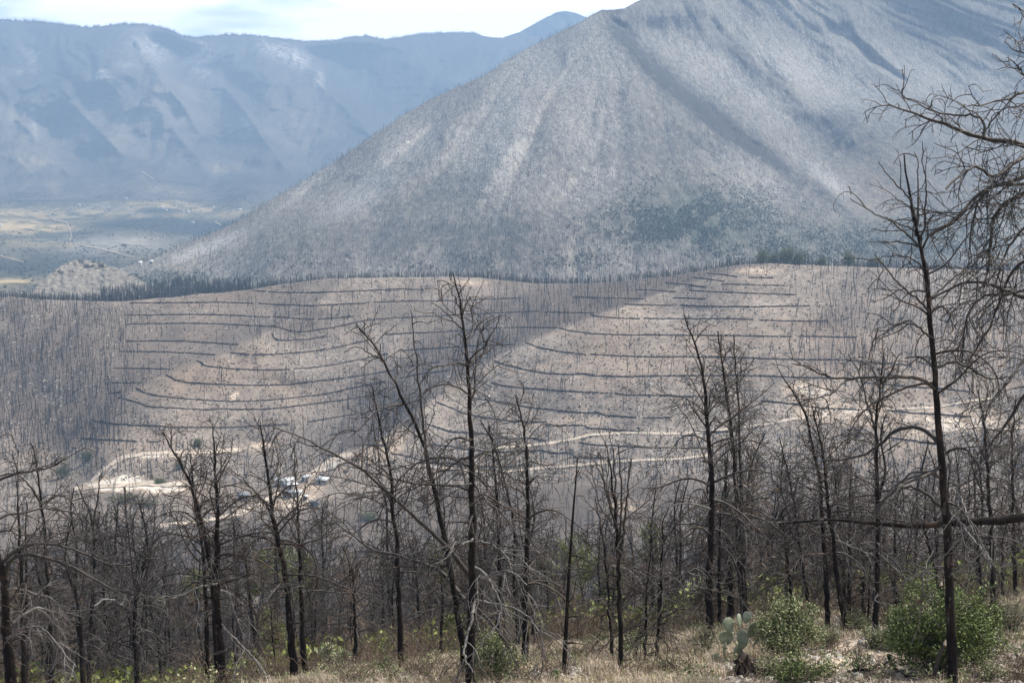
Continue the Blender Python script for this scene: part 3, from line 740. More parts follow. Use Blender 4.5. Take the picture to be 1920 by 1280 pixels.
def sprout(P, L, r, every, lmin, lmax, spread, bend, wig, n, t0=0.15, jit=1.0, taper=0.5):
    """side shoots on curves P with lengths L."""
    out = []
    cnt = np.maximum((L / every).astype(int), 1)
    K = int(cnt.max())
    t = (np.arange(K)[None] + r.uniform(0, 1, (len(P), K))) / cnt[:, None]
    keep = t < 1
    t = t0 + (1 - t0) * t
    pos, tan = along(P, np.minimum(t, 1))
    rnd = norm(r.normal(size=pos.shape) * np.array([1, 1, 0.75]))
    side = norm(rnd - (rnd * tan).sum(-1, keepdims=True) * tan)
    d = norm(tan * math.cos(spread) + side * math.sin(spread))
    ln = r.uniform(lmin, lmax, t.shape) * (1 - taper * t) * np.minimum(1.0, 0.35 + L[:, None] / 1.6)
    k = keep.ravel()
    S = pos.reshape(-1, 3)[k]; D = d.reshape(-1, 3)[k]; LL = ln.ravel()[k]
    C = grow(S, D, LL, n, r.uniform(bend[0], bend[1], len(S)), wig, r)
    src = np.repeat(np.arange(len(P)), K)[k]
    return C, LL, src

def resample(P, n):
    P = np.asarray(P, float)
    d = np.r_[0, np.cumsum(np.linalg.norm(np.diff(P, axis=0), axis=1))]
    s = np.linspace(0, d[-1], n)
    # smooth interpolation
    from_ = np.stack([np.interp(s, d, P[:, k]) for k in range(P.shape[1])], -1)
    for _ in range(2):
        from_[1:-1] = 0.25 * from_[:-2] + 0.5 * from_[1:-1] + 0.25 * from_[2:]
    return from_, d[-1]

def branch_set(trunk, trunk_r, r, count, h0, lmax, up_lo, up_hi, droop_lo, droop_hi, detail=1.0, top_extra=0):
    """first-order branches of a burnt pine; trunk (n,3), trunk_r (n,)."""
    T = trunk[None]
    s = np.sort(r.uniform(0, 1, count))
    t = h0 + (0.985 - h0) * s
    pos, tan = along(T, t[None]); pos = pos[0]; tan = tan[0]
    az = np.cumsum(r.uniform(1.6, 3.0, count)) + r.uniform(0, 6)
    el = np.radians(up_lo + (up_hi - up_lo) * s + r.normal(0, 9, count))
    D = np.stack([np.cos(az) * np.cos(el), np.sin(az) * np.cos(el), np.sin(el)], -1)
    prof = np.interp(s, [0, 0.12, 0.4, 0.7, 1.0], [0.55, 1.0, 0.9, 0.45, 0.16])
    L = lmax * prof * r.uniform(0.55, 1.4, count)
    bend = 1.35 * droop_lo + (droop_hi - 1.35 * droop_lo) * s + r.normal(0, 0.45, count)
    tr = np.interp(t, np.linspace(0, 1, len(trunk_r)), trunk_r)
    R0 = np.minimum(tr * 0.5, 0.012 + 0.0135 * L)
    S = pos
    C = grow(S, D, L, 9, bend, 0.13, r)
    return C, L, R0

def fluff(C, L, r, k=1.0, thick=1.0, droop=(-1.9, 0.5)):
    """second and third order twigs for branches C."""
    C2, L2, s2 = sprout(C, L, r, 0.19 / k, 0.35, 1.25, math.radians(50), droop, 0.15, 6, t0=0.12, taper=0.5)
    C3, L3, s3 = sprout(C2, L2, r, 0.19 / k, 0.12, 0.5, math.radians(48), (-1.2, 0.9), 0.16, 4, t0=0.15, taper=0.4)
    R2 = radii(np.full(len(C2), 0.0098 * thick), np.full(len(C2), 0.0046 * thick), 7)
    R3 = radii(np.full(len(C3), 0.0052 * thick), np.full(len(C3), 0.0032 * thick), 5)
    return (C2, R2, s2), (C3, R3, s2[s3])
# ------------------------------------------------------------ the traced foreground trees
# each trunk: (base width in photo px, [(u, v) from foot to tip], crown start 0..1, branch count, longest branch m, label)
G_FG = 'burnt pines along the near bank'
def depth_for(w, base):
    u, v = base
    b = float(np.interp(u, BU[:, 0], BU[:, 1]))
    if v < 1277 and v >= b - 6 and u > 600:
        return near_find(u, max(v, b + 1))
    return float(np.clip(0.215 * FPX / w, 27, 74))

HEROES = []
def burnt_tree(w, pts, h0, nbr, lmax, label, Y=None, limbs=(), lean=0.0, seed=0, up=(18, 68), droop=(-1.9, 0.8), grey=0.06, k=1.0, bare=False, group=None, tipw=None, ungrounded=False):
    r = np.random.default_rng(1000 + seed)
    base = pts[0]
    Y = Y or depth_for(w, base)
    m_px = Y / FPX
    root = bpy.data.objects.new('burnt_pine', None); COL.objects.link(root)
    if ungrounded:
        P = [pt(u, v, Y) for u, v in pts]
    else:
        g0 = near_pt(np.array([base[0]]), np.array([Y]))[0]
        gu, gv = base[0], float(row_of(g0[2], Y))
        body = [(u, v) for u, v in pts[1:] if v < gv - 12]
        P = [g0 - np.array([0, 0, 0.25])] + [pt(u, v, Y + lean * (gv - v) * m_px) for u, v in body]
    P = np.array(P)
    T, LT = resample(P, 34)
    # the foot must stay on the ground after smoothing
    root.location = P[0] if ungrounded else P[0] + np.array([0, 0, 0.25])
    org = np.array(root.location)
    rb = w / 2 * m_px * 1.02
    ts = np.linspace(0, 1, 34)
    tip = (tipw or 1.6) / 2 * m_px
    TR = tip + (rb - tip) * (1 - ts) ** 0.82
    TR = TR * (1 + 0.22 * np.exp(-ts * 40)) * (1 + 0.05 * r.normal(size=34))
    if not bare: T[1:-1] += r.normal(size=(32, 3)) * 0.012 * np.array([1, 1, 0])
    tb = Tubes(); tb.add(T, TR, 9)
    # knots and broken stubs on the lower trunk
    ns = 9
    tt = r.uniform(0.06, max(h0, 0.5), ns)
    p, tg = along(T[None], tt[None]); az = r.uniform(0, 6.28, ns)
    D = np.stack([np.cos(az), np.sin(az), r.uniform(-.1, .6, ns)], -1)
    tb.add(grow(p[0], D, r.uniform(0.15, 0.5, ns), 3, -0.2, 0.1, r), radii(np.full(ns, 0.016), np.full(ns, 0.006), 4), 4)
    tb.build('trunk', M_TRUNK, root, org)
    if nbr:
        nbr = int(nbr * (1.25 if pts[0][0] > 1250 else 1.0))
        C, L, R0 = branch_set(T, TR, r, nbr, h0, lmax, up[0], up[1], droop[0], droop[1])
        (C2, R2, s2), (C3, R3, s3) = fluff(C, L, r, k, max(1.0, Y / 42.0))
        for i in range(nbr):
            b = Tubes()
            b.add(C[i], radii(R0[i:i + 1], [0.0065], 10, 0.8)[0], 4)
            b.add(C2[s2 == i], R2[s2 == i], 3); b.add(C3[s3 == i], R3[s3 == i], 3)
            gm = M_GREYLIMB if (r.random() < grey and L[i] > 1.0) else M_LIMB
            b.build('branch', gm if gm is M_GREYLIMB else (M_TWIG if r.random() < 0.45 else M_LIMB), root, org)
    for lb in limbs:
        wl_, lp, opt = lb
        dY = opt.get('dy', r.uniform(-0.9, 0.9))
        ls = np.linspace(0, 1, len(lp))
        q = np.array([pt(u, v, Y + dY * s * len(lp) * 0.33) for (u, v), s in zip(lp, ls)])
        C, LL = resample(q, 22)
        C[1:-1] += r.normal(size=(20, 3)) * 0.010
        b = Tubes(); r0 = wl_ / 2 * m_px
        b.add(C, radii([r0], [opt.get('tip', 0.35) * r0], 22, 0.9)[0], 6)
        tk = opt.get('k', 1.0)
        if tk > 0:
            CS, LS, ss = sprout(C[None], np.array([LL]), r, 0.26 / tk, 0.5, 1.7 * opt.get('len', 1.0), math.radians(48), opt.get('hang', (-2.2, 0.6)), 0.10, 7, t0=opt.get('t0', 0.12), taper=0.4)
            b.add(CS, radii(np.full(len(CS), min(0.013, r0 * .6)), np.full(len(CS), 0.0048), 8), 4)
            (C2, R2, s2), (C3, R3, s3) = fluff(CS, LS, r, 1.0 * tk ** 0.3, max(1.0, Y / 42.0))
            b.add(C2, R2, 3); b.add(C3, R3, 3)
        b.build('branch', M_GREYLIMB if opt.get('grey') else M_TRUNK if opt.get('dark') else M_LIMB, root, org)
    tag(root, label, 'tree', group)
    HEROES.append((root, Y))
    return root

def z7(L): return [(640 + x / 3.0, 860 + y / 3.0) for x, y in L]
def z8(L): return [(1280 + x / 3.0, 860 + y / 3.0) for x, y in L]
def z6(L): return [(x / 3.0, 860 + y / 3.0) for x, y in L]
def z5(L): return [(1280 + x / 3.0, 480 + y / 3.0) for x, y in L]
def z4(L): return [(640 + x / 3.0, 480 + y / 3.0) for x, y in L]
def z3(L): return [(x / 3.0, 480 + y / 3.0) for x, y in L]
def zc(L): return [(1560 + x * 0.375, y * 0.375) for x, y in L]

# nearest pine on the right, reaching almost to the skyline of the terraces
burnt_tree(20, [(1787, 1300), (1786, 1230), (1784, 1180), (1778, 1060), (1772, 960), (1766, 870), (1760, 800), (1753, 720), (1748, 640), (1742, 580), (1737, 530), (1730, 490), (1724, 455), (1718, 420), (1710, 385), (1701, 345), (1695, 289)],
    0.34, 16, 2.3, 'nearest tall black pine, its thin trunk rising over the terraces on the right', Y=28.3, seed=1, up=(10, 35), droop=(-1.4, 0.2), tipw=2.4, grey=0.1, k=0.8,
    limbs=[
     (5, zc([(418, 1180), (430, 1110), (432, 980), (430, 880), (428, 800), (412, 765)]), dict(k=.25, dy=.3, len=.4)),
     (5, zc([(440, 1240), (462, 1130), (470, 990), (470, 880), (448, 800)]), dict(k=.25, dy=-.3, len=.4)),
     (4.5, zc([(425, 1120), (400, 1040), (380, 980), (300, 900), (262, 850), (232, 808)]), dict(k=.35, len=.4)),
     (4.5, zc([(435, 1235), (380, 1175), (300, 1110), (190, 1055), (92, 992)]), dict(k=.4, len=.5)),
     (4, zc([(430, 1230), (340, 1210), (250, 1210), (180, 1208)]), dict(k=.4, len=.5)),
     (4.5, zc([(455, 1240), (480, 1185), (560, 1140), (640, 1090), (700, 1030), (760, 985)]), dict(k=.6, len=.6)),
     (5, z5([(1378, 210), (1365, 100), (1330, 40), (1290, 10), (1200, -5), (1120, 0)]), dict(k=.5, len=.6)),
     (5, z5([(1390, 325), (1340, 255), (1260, 200), (1190, 130), (1130, 50), (1080, -10)]), dict(k=.5, len=.6)),
     (5, z5([(1385, 235), (1450, 190), (1540, 110), (1640, 20), (1700, -20)]), dict(k=.5, len=.6)),
     (5, z5([(1408, 465), (1360, 430), (1315, 380), (1250, 378), (1180, 382), (1080, 412)]), dict(k=1.0, len=.7, hang=(-2.6, -.6))),
     (6, z5([(1412, 628), (1380, 590), (1340, 570), (1285, 562), (1250, 575)]), dict(k=.8, len=.7)),
     (7, z5([(1430, 625), (1480, 598), (1550, 595), (1640, 645), (1740, 700), (1830, 680), (1900, 640)]), dict(k=.5, len=.7)),
     (8, z5([(1418, 745), (1370, 705), (1290, 682), (1150, 678), (950, 690), (820, 682), (770, 665), (700, 615), (620, 605)]), dict(k=.45, dy=-.4, len=.8, tip=.3)),
     (4.5, z5([(960, 692), (900, 710), (850, 770), (750, 800), (620, 810)]), dict(k=.5, len=.6)),
     (9, z5([(1437, 1050), (1400, 1000), (1330, 960), (1250, 960), (1180, 990), (1110, 1060), (1040, 1110), (920, 1145), (780, 1150)]), dict(k=.45, dy=.5, len=.9)),
     (8, z8([(1472, 292), (1390, 212), (1330, 170), (1270, 150), (1180, 190), (1090, 270), (1060, 320)]), dict(k=.6, len=.8)),
     (6, z8([(1455, 110), (1390, 75), (1300, 68), (1240, 110), (1130, 240), (1050, 330)]), dict(k=.35, len=.7)),
     (6, z5([(1480, 1110), (1520, 1085), (1590, 1080), (1640, 1130), (1700, 1250)]), dict(k=.7)),
     (4.5, z8([(1500, 603), (1400, 610), (1320, 650), (1200, 720), (1090, 765)]), dict(k=.7, grey=True)),
     (5, z8([(1510, 315), (1560, 350), (1620, 440), (1680, 500), (1740, 570)]), dict(k=.6, grey=True)),
     (4, z8([(1515, 170), (1570, 220), (1600, 330), (1640, 420)]), dict(k=.6, grey=True))])

# big pine whose trunk stands outside the frame: only its arching limbs are seen
burnt_tree(30, [(2010, 1290), (2006, 1150), (2000, 950), (1996, 700), (1990, 450), (1985, 250), (1980, 60), (1975, -150)],
    0.5, 8, 1.3, 'large drooping pine at the right edge with heavy arching limbs full of hanging twigs', Y=29, seed=2, grey=.2,
    limbs=[
     (15, zc([(1160, 760), (1060, 760), (960, 735), (920, 700), (850, 705), (770, 695), (700, 680), (640, 655), (560, 620), (470, 590), (370, 555), (280, 522)]), dict(k=1.08, dy=.2, tip=.2, len=.72, t0=.25, hang=(-1.6, .4))),
     (6, zc([(760, 690), (765, 630), (745, 580), (640, 575), (560, 575), (480, 545), (350, 480)]), dict(k=0.72, len=.6, dy=.3)),
     (7, zc([(1160, 380), (1060, 420), (960, 455), (900, 490), (820, 510), (750, 525), (680, 530)]), dict(k=0.79, len=.8)),
     (5, zc([(1160, 520), (1040, 560), (960, 530), (860, 540), (800, 580), (780, 640)]), dict(k=0.72, len=.7)),
     (10, zc([(1160, 640), (1060, 720), (960, 780), (870, 840), (810, 905), (770, 860), (720, 815), (660, 860), (570, 945)]), dict(k=0.86, len=.8)),
     (11, zc([(1160, 820), (1040, 850), (960, 880), (880, 920), (800, 930), (730, 960), (690, 1020), (640, 1080), (560, 1130), (480, 1180)]), dict(k=1.08, len=.9)),
     (11, zc([(1160, 930), (1060, 940), (960, 970), (880, 1000), (820, 1060), (790, 1130), (795, 1220), (780, 1330), (760, 1440)]), dict(k=1.37, len=.9, dy=.2)),
     (8, zc([(1160, 860), (1040, 890), (960, 920), (900, 930), (860, 925), (800, 925), (740, 980), (700, 1100), (690, 1240)]), dict(k=1.37, len=.9, dy=-.3)),
     (7, zc([(1160, 1000), (1060, 1100), (960, 1130), (880, 1240), (830, 1360), (800, 1500)]), dict(k=1.01)),
     (12, z5([(2160, 330), (2040, 260), (1920, 238), (1850, 210), (1780, 175), (1700, 152), (1620, 140), (1540, 165), (1440, 212), (1380, 260)]), dict(k=0.79, len=.9, tip=.25)),
     (8, z5([(2160, -60), (2040, -20), (1920, 22), (1850, 80), (1800, 190), (1760, 330), (1720, 420), (1650, 520), (1600, 600)]), dict(k=1.01)),
     (8, z5([(2160, 160), (2000, 130), (1900, 200), (1800, 230), (1700, 200), (1640, 260), (1590, 350), (1580, 470), (1570, 600)]), dict(k=1.08)),
     (7, z5([(2120, 420), (1980, 520), (1900, 600), (1850, 690), (1760, 800), (1690, 870), (1660, 950)]), dict(k=0.94)),
     (9, z5([(2160, 560), (2020, 640), (1930, 760), (1860, 880), (1780, 1000), (1710, 1080), (1660, 1120)]), dict(k=0.65)),
     (5, zc([(1160, 1240), (1000, 1210), (900, 1290), (800, 1350), (700, 1400)]), dict(k=0.94)),
     (4, zc([(1160, 160), (1060, 120), (960, 60), (900, 20)]), dict(k=0.86, len=.5)),
     (5, zc([(1160, 330), (1060, 300), (960, 270), (900, 240), (860, 210)]), dict(k=0.94, len=.5)),
     (5, zc([(1120, 440), (1000, 430), (930, 330), (900, 300), (870, 290)]), dict(k=0.58, len=.5)),
     (22, [(2000, 955), (1960, 962), (1920, 970), (1890, 975), (1860, 977), (1830, 975), (1800, 980), (1760, 985), (1730, 983), (1697, 984), (1667, 987), (1650, 980), (1630, 976), (1605, 980), (1577, 975), (1560, 973), (1530, 976), (1467, 980)], dict(k=0.29, dy=.05, tip=.12, len=.7, dark=True))])

# the central pine with the bright curling limbs and its leaning neighbour
burnt_tree(19, [(882, 1300), (883, 1250), (884, 1160), (886, 1060), (886, 960), (885, 880), (884, 815), (880, 735), (875, 668), (870, 613), (868, 590), (864, 565), (858, 545), (850, 513)],
    0.42, 20, 2.2, 'tallest central black pine, straight trunk, with pale curling limbs low on it', Y=28.8, seed=3, up=(15, 60), droop=(-1.6, 0.6),
    limbs=[
     (3, z4([(685, 330), (680, 240), (670, 160), (655, 100)]), dict(k=.3, len=.4)), (3, z4([(690, 310), (705, 230), (730, 170)]), dict(k=.3, len=.4)), (3.5, z4([(684, 330), (650, 260), (620, 190), (600, 150)]), dict(k=.3, len=.4)),
     (4, z4([(690, 420), (640, 370), (580, 310), (510, 260)]), dict(k=.4, len=.5)), (4, z4([(700, 500), (740, 450), (780, 370), (830, 300)]), dict(k=.4, len=.5)),
     (4, z4([(715, 600), (750, 545), (800, 520), (860, 420), (895, 330)]), dict(k=.4, len=.5)), (4.5, z4([(725, 600), (760, 570), (830, 530), (900, 480), (940, 440)]), dict(k=.4, len=.5)),
     (5, z4([(712, 615), (660, 600), (600, 605), (540, 620), (480, 635)]), dict(k=.7, len=.7)),
     (6, z4([(722, 1140), (680, 1135), (620, 1180), (560, 1230), (500, 1270)]), dict(k=.7)),
     (8, z7([(752, 795), (740, 850), (728, 920), (705, 1000), (685, 1070), (700, 1140), (740, 1200)]), dict(k=.5, grey=True, len=.6, dy=-.6)),
     (7, z7([(752, 795), (820, 808), (900, 820), (1000, 850), (1080, 910), (1120, 980), (1140, 1060), (1160, 1150)]), dict(k=1.0, grey=True, dy=-.4, tip=.3)),
     (6, z7([(740, 600), (790, 630), (830, 680), (870, 740), (895, 820), (905, 880), (870, 950), (800, 1000), (785, 1060)]), dict(k=.6, grey=True, dy=-.3)),
     (6, z7([(750, 465), (820, 468), (890, 508), (940, 560), (960, 620)]), dict(k=.9, grey=True)),
     (8, z7([(750, 725), (790, 680), (850, 645), (930, 625), (990, 650), (1045, 710)]), dict(k=.9, grey=True)),
     (6, z7([(765, 840), (810, 890), (860, 940), (930, 1030), (980, 1130), (998, 1250)]), dict(k=.6, dy=-.4)),
     (6, z7([(755, 440), (690, 480), (640, 470), (600, 540)]), dict(k=.8, grey=True)),
     (5, z7([(745, 130), (790, 210), (850, 270), (930, 330), (1000, 440), (1020, 560)]), dict(k=.8)),
     (6, z7([(742, 210), (720, 180), (690, 100), (680, 20), (620, -20), (560, 0)]), dict(k=.8))])
burnt_tree(14, [(873, 1300), (871, 1250), (867, 1193), (857, 1143), (848, 1093), (840, 1043), (830, 993), (822, 943), (807, 887), (797, 840), (780, 800), (757, 747), (737, 707), (717, 670), (690, 630), (667, 607)],
    0.5, 12, 1.7, 'leaning grey-barked pine crossing behind the tallest central trunk', Y=30, seed=4, up=(20, 50), droop=(-1.2, .2),
    limbs=[
     (7, [(806, 890), (800, 850), (794, 797), (787, 740), (783, 687), (778, 653), (775, 613), (770, 580)], dict(k=.6, len=.6, tip=.25)),
     (11, z7([(745, 690), (715, 640), (680, 590), (600, 500), (540, 440), (400, 310), (280, 210), (200, 130), (120, 50), (40, 10)]) + z3([(1800, 1075), (1700, 1020), (1600, 990), (1530, 960)]), dict(k=.75, dy=-.35, tip=.18, hang=(-2.6, -.6))),
     (10, z7([(690, 790), (645, 730), (600, 670), (520, 610), (430, 575), (330, 545), (250, 530), (180, 520), (100, 460), (0, 380), (-60, 330)]), dict(k=.9, dy=.3, tip=.2)),
     (6, z7([(650, 830), (600, 815), (520, 840), (440, 880), (370, 910)]), dict(k=.9)),
     (5, z7([(590, 560), (540, 590), (490, 640), (470, 700)]), dict(k=.8)),
     (5, z4([(350, 830), (270, 840), (190, 880), (120, 950), (40, 1020)]), dict(k=.7)),
     (4, z4([(240, 590), (150, 540), (80, 505), (20, 540)]), dict(k=.5, len=.6)),
     (5, z7([(515, 150), (480, 130), (430, 100), (380, 80)]), dict(k=.8))])

T = burnt_tree
A = dict
T(25, [(22, 1300), (20, 1280), (12, 1180), (8, 1093), (3, 1065), (-6, 1030)], 0.5, 6, 2.0, 'thick broken black trunk at the left edge with long limbs sweeping right', Y=31, seed=5, tipw=9,
  limbs=[(10, [(6, 1095), (8, 1062), (22, 1044), (36, 1037), (60, 1038), (100, 1048), (150, 1068), (190, 1094), (225, 1112), (247, 1127), (252, 1145)], A(k=.8, tip=.25)),
         (8, [(0, 1060), (20, 1035), (50, 1022), (83, 1015), (120, 1022), (160, 1038), (185, 1052), (215, 1062), (263, 1053), (287, 1030)], A(k=.7, tip=.25)),
         (7, z6([(20, 960), (90, 900), (170, 850), (250, 835), (300, 870), (340, 960), (380, 1060)]), A(k=.7, grey=True)),
         (6, z6([(20, 1020), (120, 945), (230, 940), (290, 1000), (370, 1100), (430, 1170)]), A(k=.7, grey=True)),
         (6, z6([(-30, 130), (60, 90), (150, 70), (240, 60), (300, 40), (380, 0)]), A(k=.5, len=.6)),
         (6, z6([(-20, 340), (60, 305), (160, 300), (260, 270), (340, 290), (430, 300), (480, 360)]), A(k=.7)),
         (5, z6([(-20, 410), (60, 400), (100, 450), (160, 480)]), A(k=.7)),
         (5, z6([(20, 740), (90, 720), (200, 760), (290, 780), (360, 860), (370, 960)]), A(k=.7, grey=True)),
         (4, z3([(0, 1235), (120, 1220), (230, 1190), (330, 1160), (400, 1120), (480, 1075)]), A(k=.5, len=.6)),
         (3, z3([(-20, 1010), (60, 1000), (95, 1090), (140, 1110)]), A(k=.4, len=.5))])
T(12, [(98, 1300), (97, 1270), (95, 1200), (92, 1143), (88, 1067), (85, 1010), (78, 943), (71, 890), (66, 850), (58, 830)], .35, 26, 2.2, 'slim black pine second from the left edge, bent slightly left at the top', seed=6, limbs=[(5, z6([(235, 260), (190, 180), (140, 120), (60, 60)]), A(k=.5)), (5, z6([(248, 250), (330, 200), (400, 230), (440, 320)]), A(k=.6))])
T(14, [(47, 1300), (45, 1250), (43, 1193), (42, 1120), (40, 1060), (36, 1000), (33, 950), (30, 905)], .3, 26, 2.0, 'dark pine behind the broken trunk at the left edge', seed=7)
T(11, [(52, 1300), (50, 1200), (50, 1120), (49, 1060), (47, 1000), (50, 940)], .35, 18, 1.7, 'thin dark pine touching its twin at the far left', seed=8)
T(11, [(167, 1300), (167, 1260), (168, 1193), (173, 1140), (176, 1090), (176, 1040), (175, 983), (165, 950), (150, 925), (143, 905)], .3, 24, 2.0, 'black pine forking into a narrow V above the left thicket', seed=9, limbs=[(5, [(175, 985), (178, 960), (184, 930), (186, 900), (190, 885)], A(k=.7, len=.6)), (5, z6([(535, 540), (600, 600), (640, 590), (700, 580)]), A(k=.6)), (6, z6([(530, 830), (580, 790), (640, 790), (700, 830)]), A(k=.7, grey=True))])
T(18, [(420, 1300), (418, 1260), (412, 1193), (405, 1110), (407, 1010), (408, 943), (404, 880), (402, 840), (399, 800)], .32, 34, 2.3, 'straightest trunk of the three-stemmed black pine clump on the left', seed=10, Y=35, limbs=[(6, z6([(1230, 700), (1180, 705), (1100, 730), (1020, 770), (930, 790)]), A(k=.8, grey=True)), (6, z6([(1240, 740), (1300, 760), (1370, 820), (1400, 900)]), A(k=.8, grey=True)), (5, z6([(1235, 560), (1290, 540), (1370, 560), (1420, 620)]), A(k=.7)), (5, z6([(1245, 930), (1290, 980), (1360, 1050), (1440, 1130), (1510, 1240)]), A(k=.7, grey=True))])
T(15, [(410, 1300), (408, 1250), (403, 1160), (397, 1077), (390, 1035), (383, 1000), (373, 960), (360, 910), (345, 878), (330, 850), (316, 828), (303, 808)], .34, 28, 2.1, 'left-leaning middle stem of the three-stemmed pine clump', seed=11, Y=35.6)
T(11, [(391, 1300), (390, 1270), (387, 1160), (383, 1077), (377, 1010), (364, 943), (359, 880), (357, 850)], .36, 24, 1.8, 'thinnest stem of the three-stemmed black pine clump', seed=12, Y=37)
T(16, [(556, 1300), (553, 1270), (549, 1230), (545, 1193), (541, 1143), (537, 1093), (531, 1055), (524, 1020), (513, 977), (507, 927), (499, 870), (494, 825), (488, 795)], .33, 30, 2.2, 'tall black pine leaning left just above the green resprouting oak', seed=13, Y=36, limbs=[(5, z6([(1545, 350), (1500, 260), (1430, 180), (1380, 120), (1300, 60)]), A(k=.5, len=.6)), (5, z6([(1540, 390), (1600, 330), (1680, 270), (1740, 240)]), A(k=.6)), (5, z6([(1590, 690), (1540, 740), (1500, 800)]), A(k=.8, grey=True))])
T(13, [(574, 1300), (572, 1270), (567, 1193), (565, 1120), (563, 1070), (562, 1027), (560, 960), (557, 925), (553, 885)], .36, 28, 2.0, 'straight black pine just right of the left-leaning one by the oak', seed=14, Y=38)
T(10, [(480, 1300), (480, 1270), (478, 1193), (470, 1143), (465, 1077), (456, 1025), (452, 990)], .3, 20, 1.7, 'slender pine stem with a V fork left of the green oak', seed=15, limbs=[(6, z6([(1440, 980), (1450, 900), (1470, 780), (1490, 660)]), A(k=1))])
T(8, [(273, 1300), (273, 1200), (275, 1120), (276, 1060), (277, 1010)], .3, 20, 1.6, 'thin pine left of the three-stemmed clump', seed=16)
T(9, [(262, 1300), (256, 1240), (248, 1195), (240, 1150), (236, 1110)], .4, 10, 1.4, 'short leaning stem beside the thin pine on the left', seed=17)
T(7, [(308, 1300), (309, 1240), (312, 1143), (314, 1090)], .3, 16, 1.4, 'very thin black stem just left of the three-stemmed clump', seed=18)
T(6, [(207, 1300), (203, 1230), (195, 1160), (186, 1110)], .4, 10, 1.2, 'thin leaning stem right of the V-forked pine', seed=19)
T(8, [(208, 1300), (206, 1220), (205, 1150), (206, 1100)], .35, 14, 1.4, 'upright thin stem right of the V-forked pine', seed=20)
T(13, [(753, 1300), (752, 1260), (750, 1193), (747, 1110), (743, 1010), (737, 960), (733, 893), (728, 860), (720, 830), (713, 800), (706, 765), (697, 720)], .3, 32, 2.1, 'black pine left of the central leaning one, tip bending left', seed=21, Y=37)
T(10, [(668, 1300), (668, 1270), (667, 1193), (665, 1143), (663, 1100), (660, 1060)], .35, 20, 1.6, 'black stem standing in front of the two yuccas', seed=22, Y=42)
T(6, [(715, 1290), (716, 1240), (718, 1160), (716, 1100), (712, 1050)], .35, 16, 1.3, 'thin stem between the yuccas and the bent-tip pine', seed=23)
T(7, [(737, 1290), (735, 1230), (732, 1150), (728, 1090)], .35, 16, 1.3, 'thin stem close on the left of the bent-tip pine', seed=24)
T(9, [(792, 1300), (791, 1250), (787, 1160), (783, 1110), (778, 1060), (774, 1010)], .32, 22, 1.7, 'black stem with dead lower twigs left of the central pair', seed=25)
T(15, [(983, 1257), (984, 1225), (985, 1193), (983, 1127), (988, 1060), (990, 1010), (989, 927), (988, 860), (985, 835), (982, 800), (975, 770), (966, 740)], .3, 32, 2.2, 'stout black pine on the dry grass right of the central one', seed=26)
T(11, [(934, 1247), (933, 1200), (933, 1160), (936, 1100), (938, 1060), (935, 1010), (933, 960), (930, 900), (924, 840), (917, 797)], .3, 28, 1.9, 'black pine rising from the light green bush by the central trunk', seed=27, limbs=[(9, z7([(870, 1080), (840, 1030), (800, 960), (780, 880), (770, 760)]), A(k=.6))])
T(8, [(975, 1250), (972, 1193), (968, 1140), (963, 1093), (966, 1040), (965, 993), (953, 927), (940, 880), (927, 833), (900, 787)], .35, 24, 1.8, 'thin curved pine against the stout one right of centre', seed=28, Y=44)
T(7, [(999, 1235), (1000, 1180), (998, 1130), (985, 1080), (980, 1040)], .3, 16, 1.5, 'short dark stem tucked behind the stout pine', seed=29, Y=46)
T(9.5, [(1057, 1262), (1059, 1225), (1061, 1193), (1063, 1150), (1065, 1110), (1070, 1027), (1076, 943), (1080, 900), (1082, 873), (1083, 858)], .6, 7, .7, 'bare branchless black pole leaning right on the dry grass', seed=30, bare=True)
T(11, [(1165, 1255), (1164, 1220), (1163, 1160), (1161, 1110), (1160, 1060), (1157, 1010), (1156, 990), (1153, 960), (1150, 925), (1145, 880), (1138, 835)], .58, 14, 1.3, 'black pine fanning into many straight upright stems', seed=31, up=(30, 70), droop=(-.6, .6),
  limbs=[(7, [(1158, 1045), (1158, 1000), (1155, 940), (1152, 890), (1151, 840)], A(k=.3, len=.5, dy=.2)), (6, [(1162, 1050), (1163, 1000), (1166, 935), (1163, 885), (1160, 835)], A(k=.3, len=.5, dy=-.2)), (6, [(1164, 1040), (1170, 990), (1174, 940), (1179, 900), (1184, 860)], A(k=.3, len=.5)), (5, [(1156, 1000), (1146, 950), (1135, 910), (1120, 875), (1105, 850)], A(k=.3, len=.5)), (5, [(1156, 990), (1140, 940), (1130, 890), (1125, 850)], A(k=.3, len=.5))])
T(7, [(1148, 1240), (1146, 1200), (1143, 1160), (1140, 1093), (1133, 1027), (1125, 977), (1116, 930)], .3, 22, 1.6, 'thin black stem leaning away left of the fan-shaped pine', seed=32)
T(6, [(1208, 1247), (1210, 1200), (1212, 1150), (1213, 1093), (1218, 1060), (1222, 1020)], .3, 18, 1.4, 'thin stem right of the fan-shaped pine on the grass', seed=33)
T(7, [(1230, 1247), (1232, 1210), (1233, 1177), (1239, 1143), (1240, 1080), (1242, 1030), (1243, 985)], .3, 22, 1.7, 'slightly crooked stem halfway between the fan-shaped pine and the cactus', seed=34)
T(16, [(1329, 1197), (1330, 1160), (1329, 1093), (1331, 1040), (1334, 993), (1335, 940), (1335, 893), (1330, 840), (1327, 797), (1322, 740), (1319, 700), (1313, 670), (1303, 645), (1293, 620), (1284, 596)], .3, 40, 2.5, 'tall thick pine just left of the prickly pear, tip bending left', seed=35, Y=40)
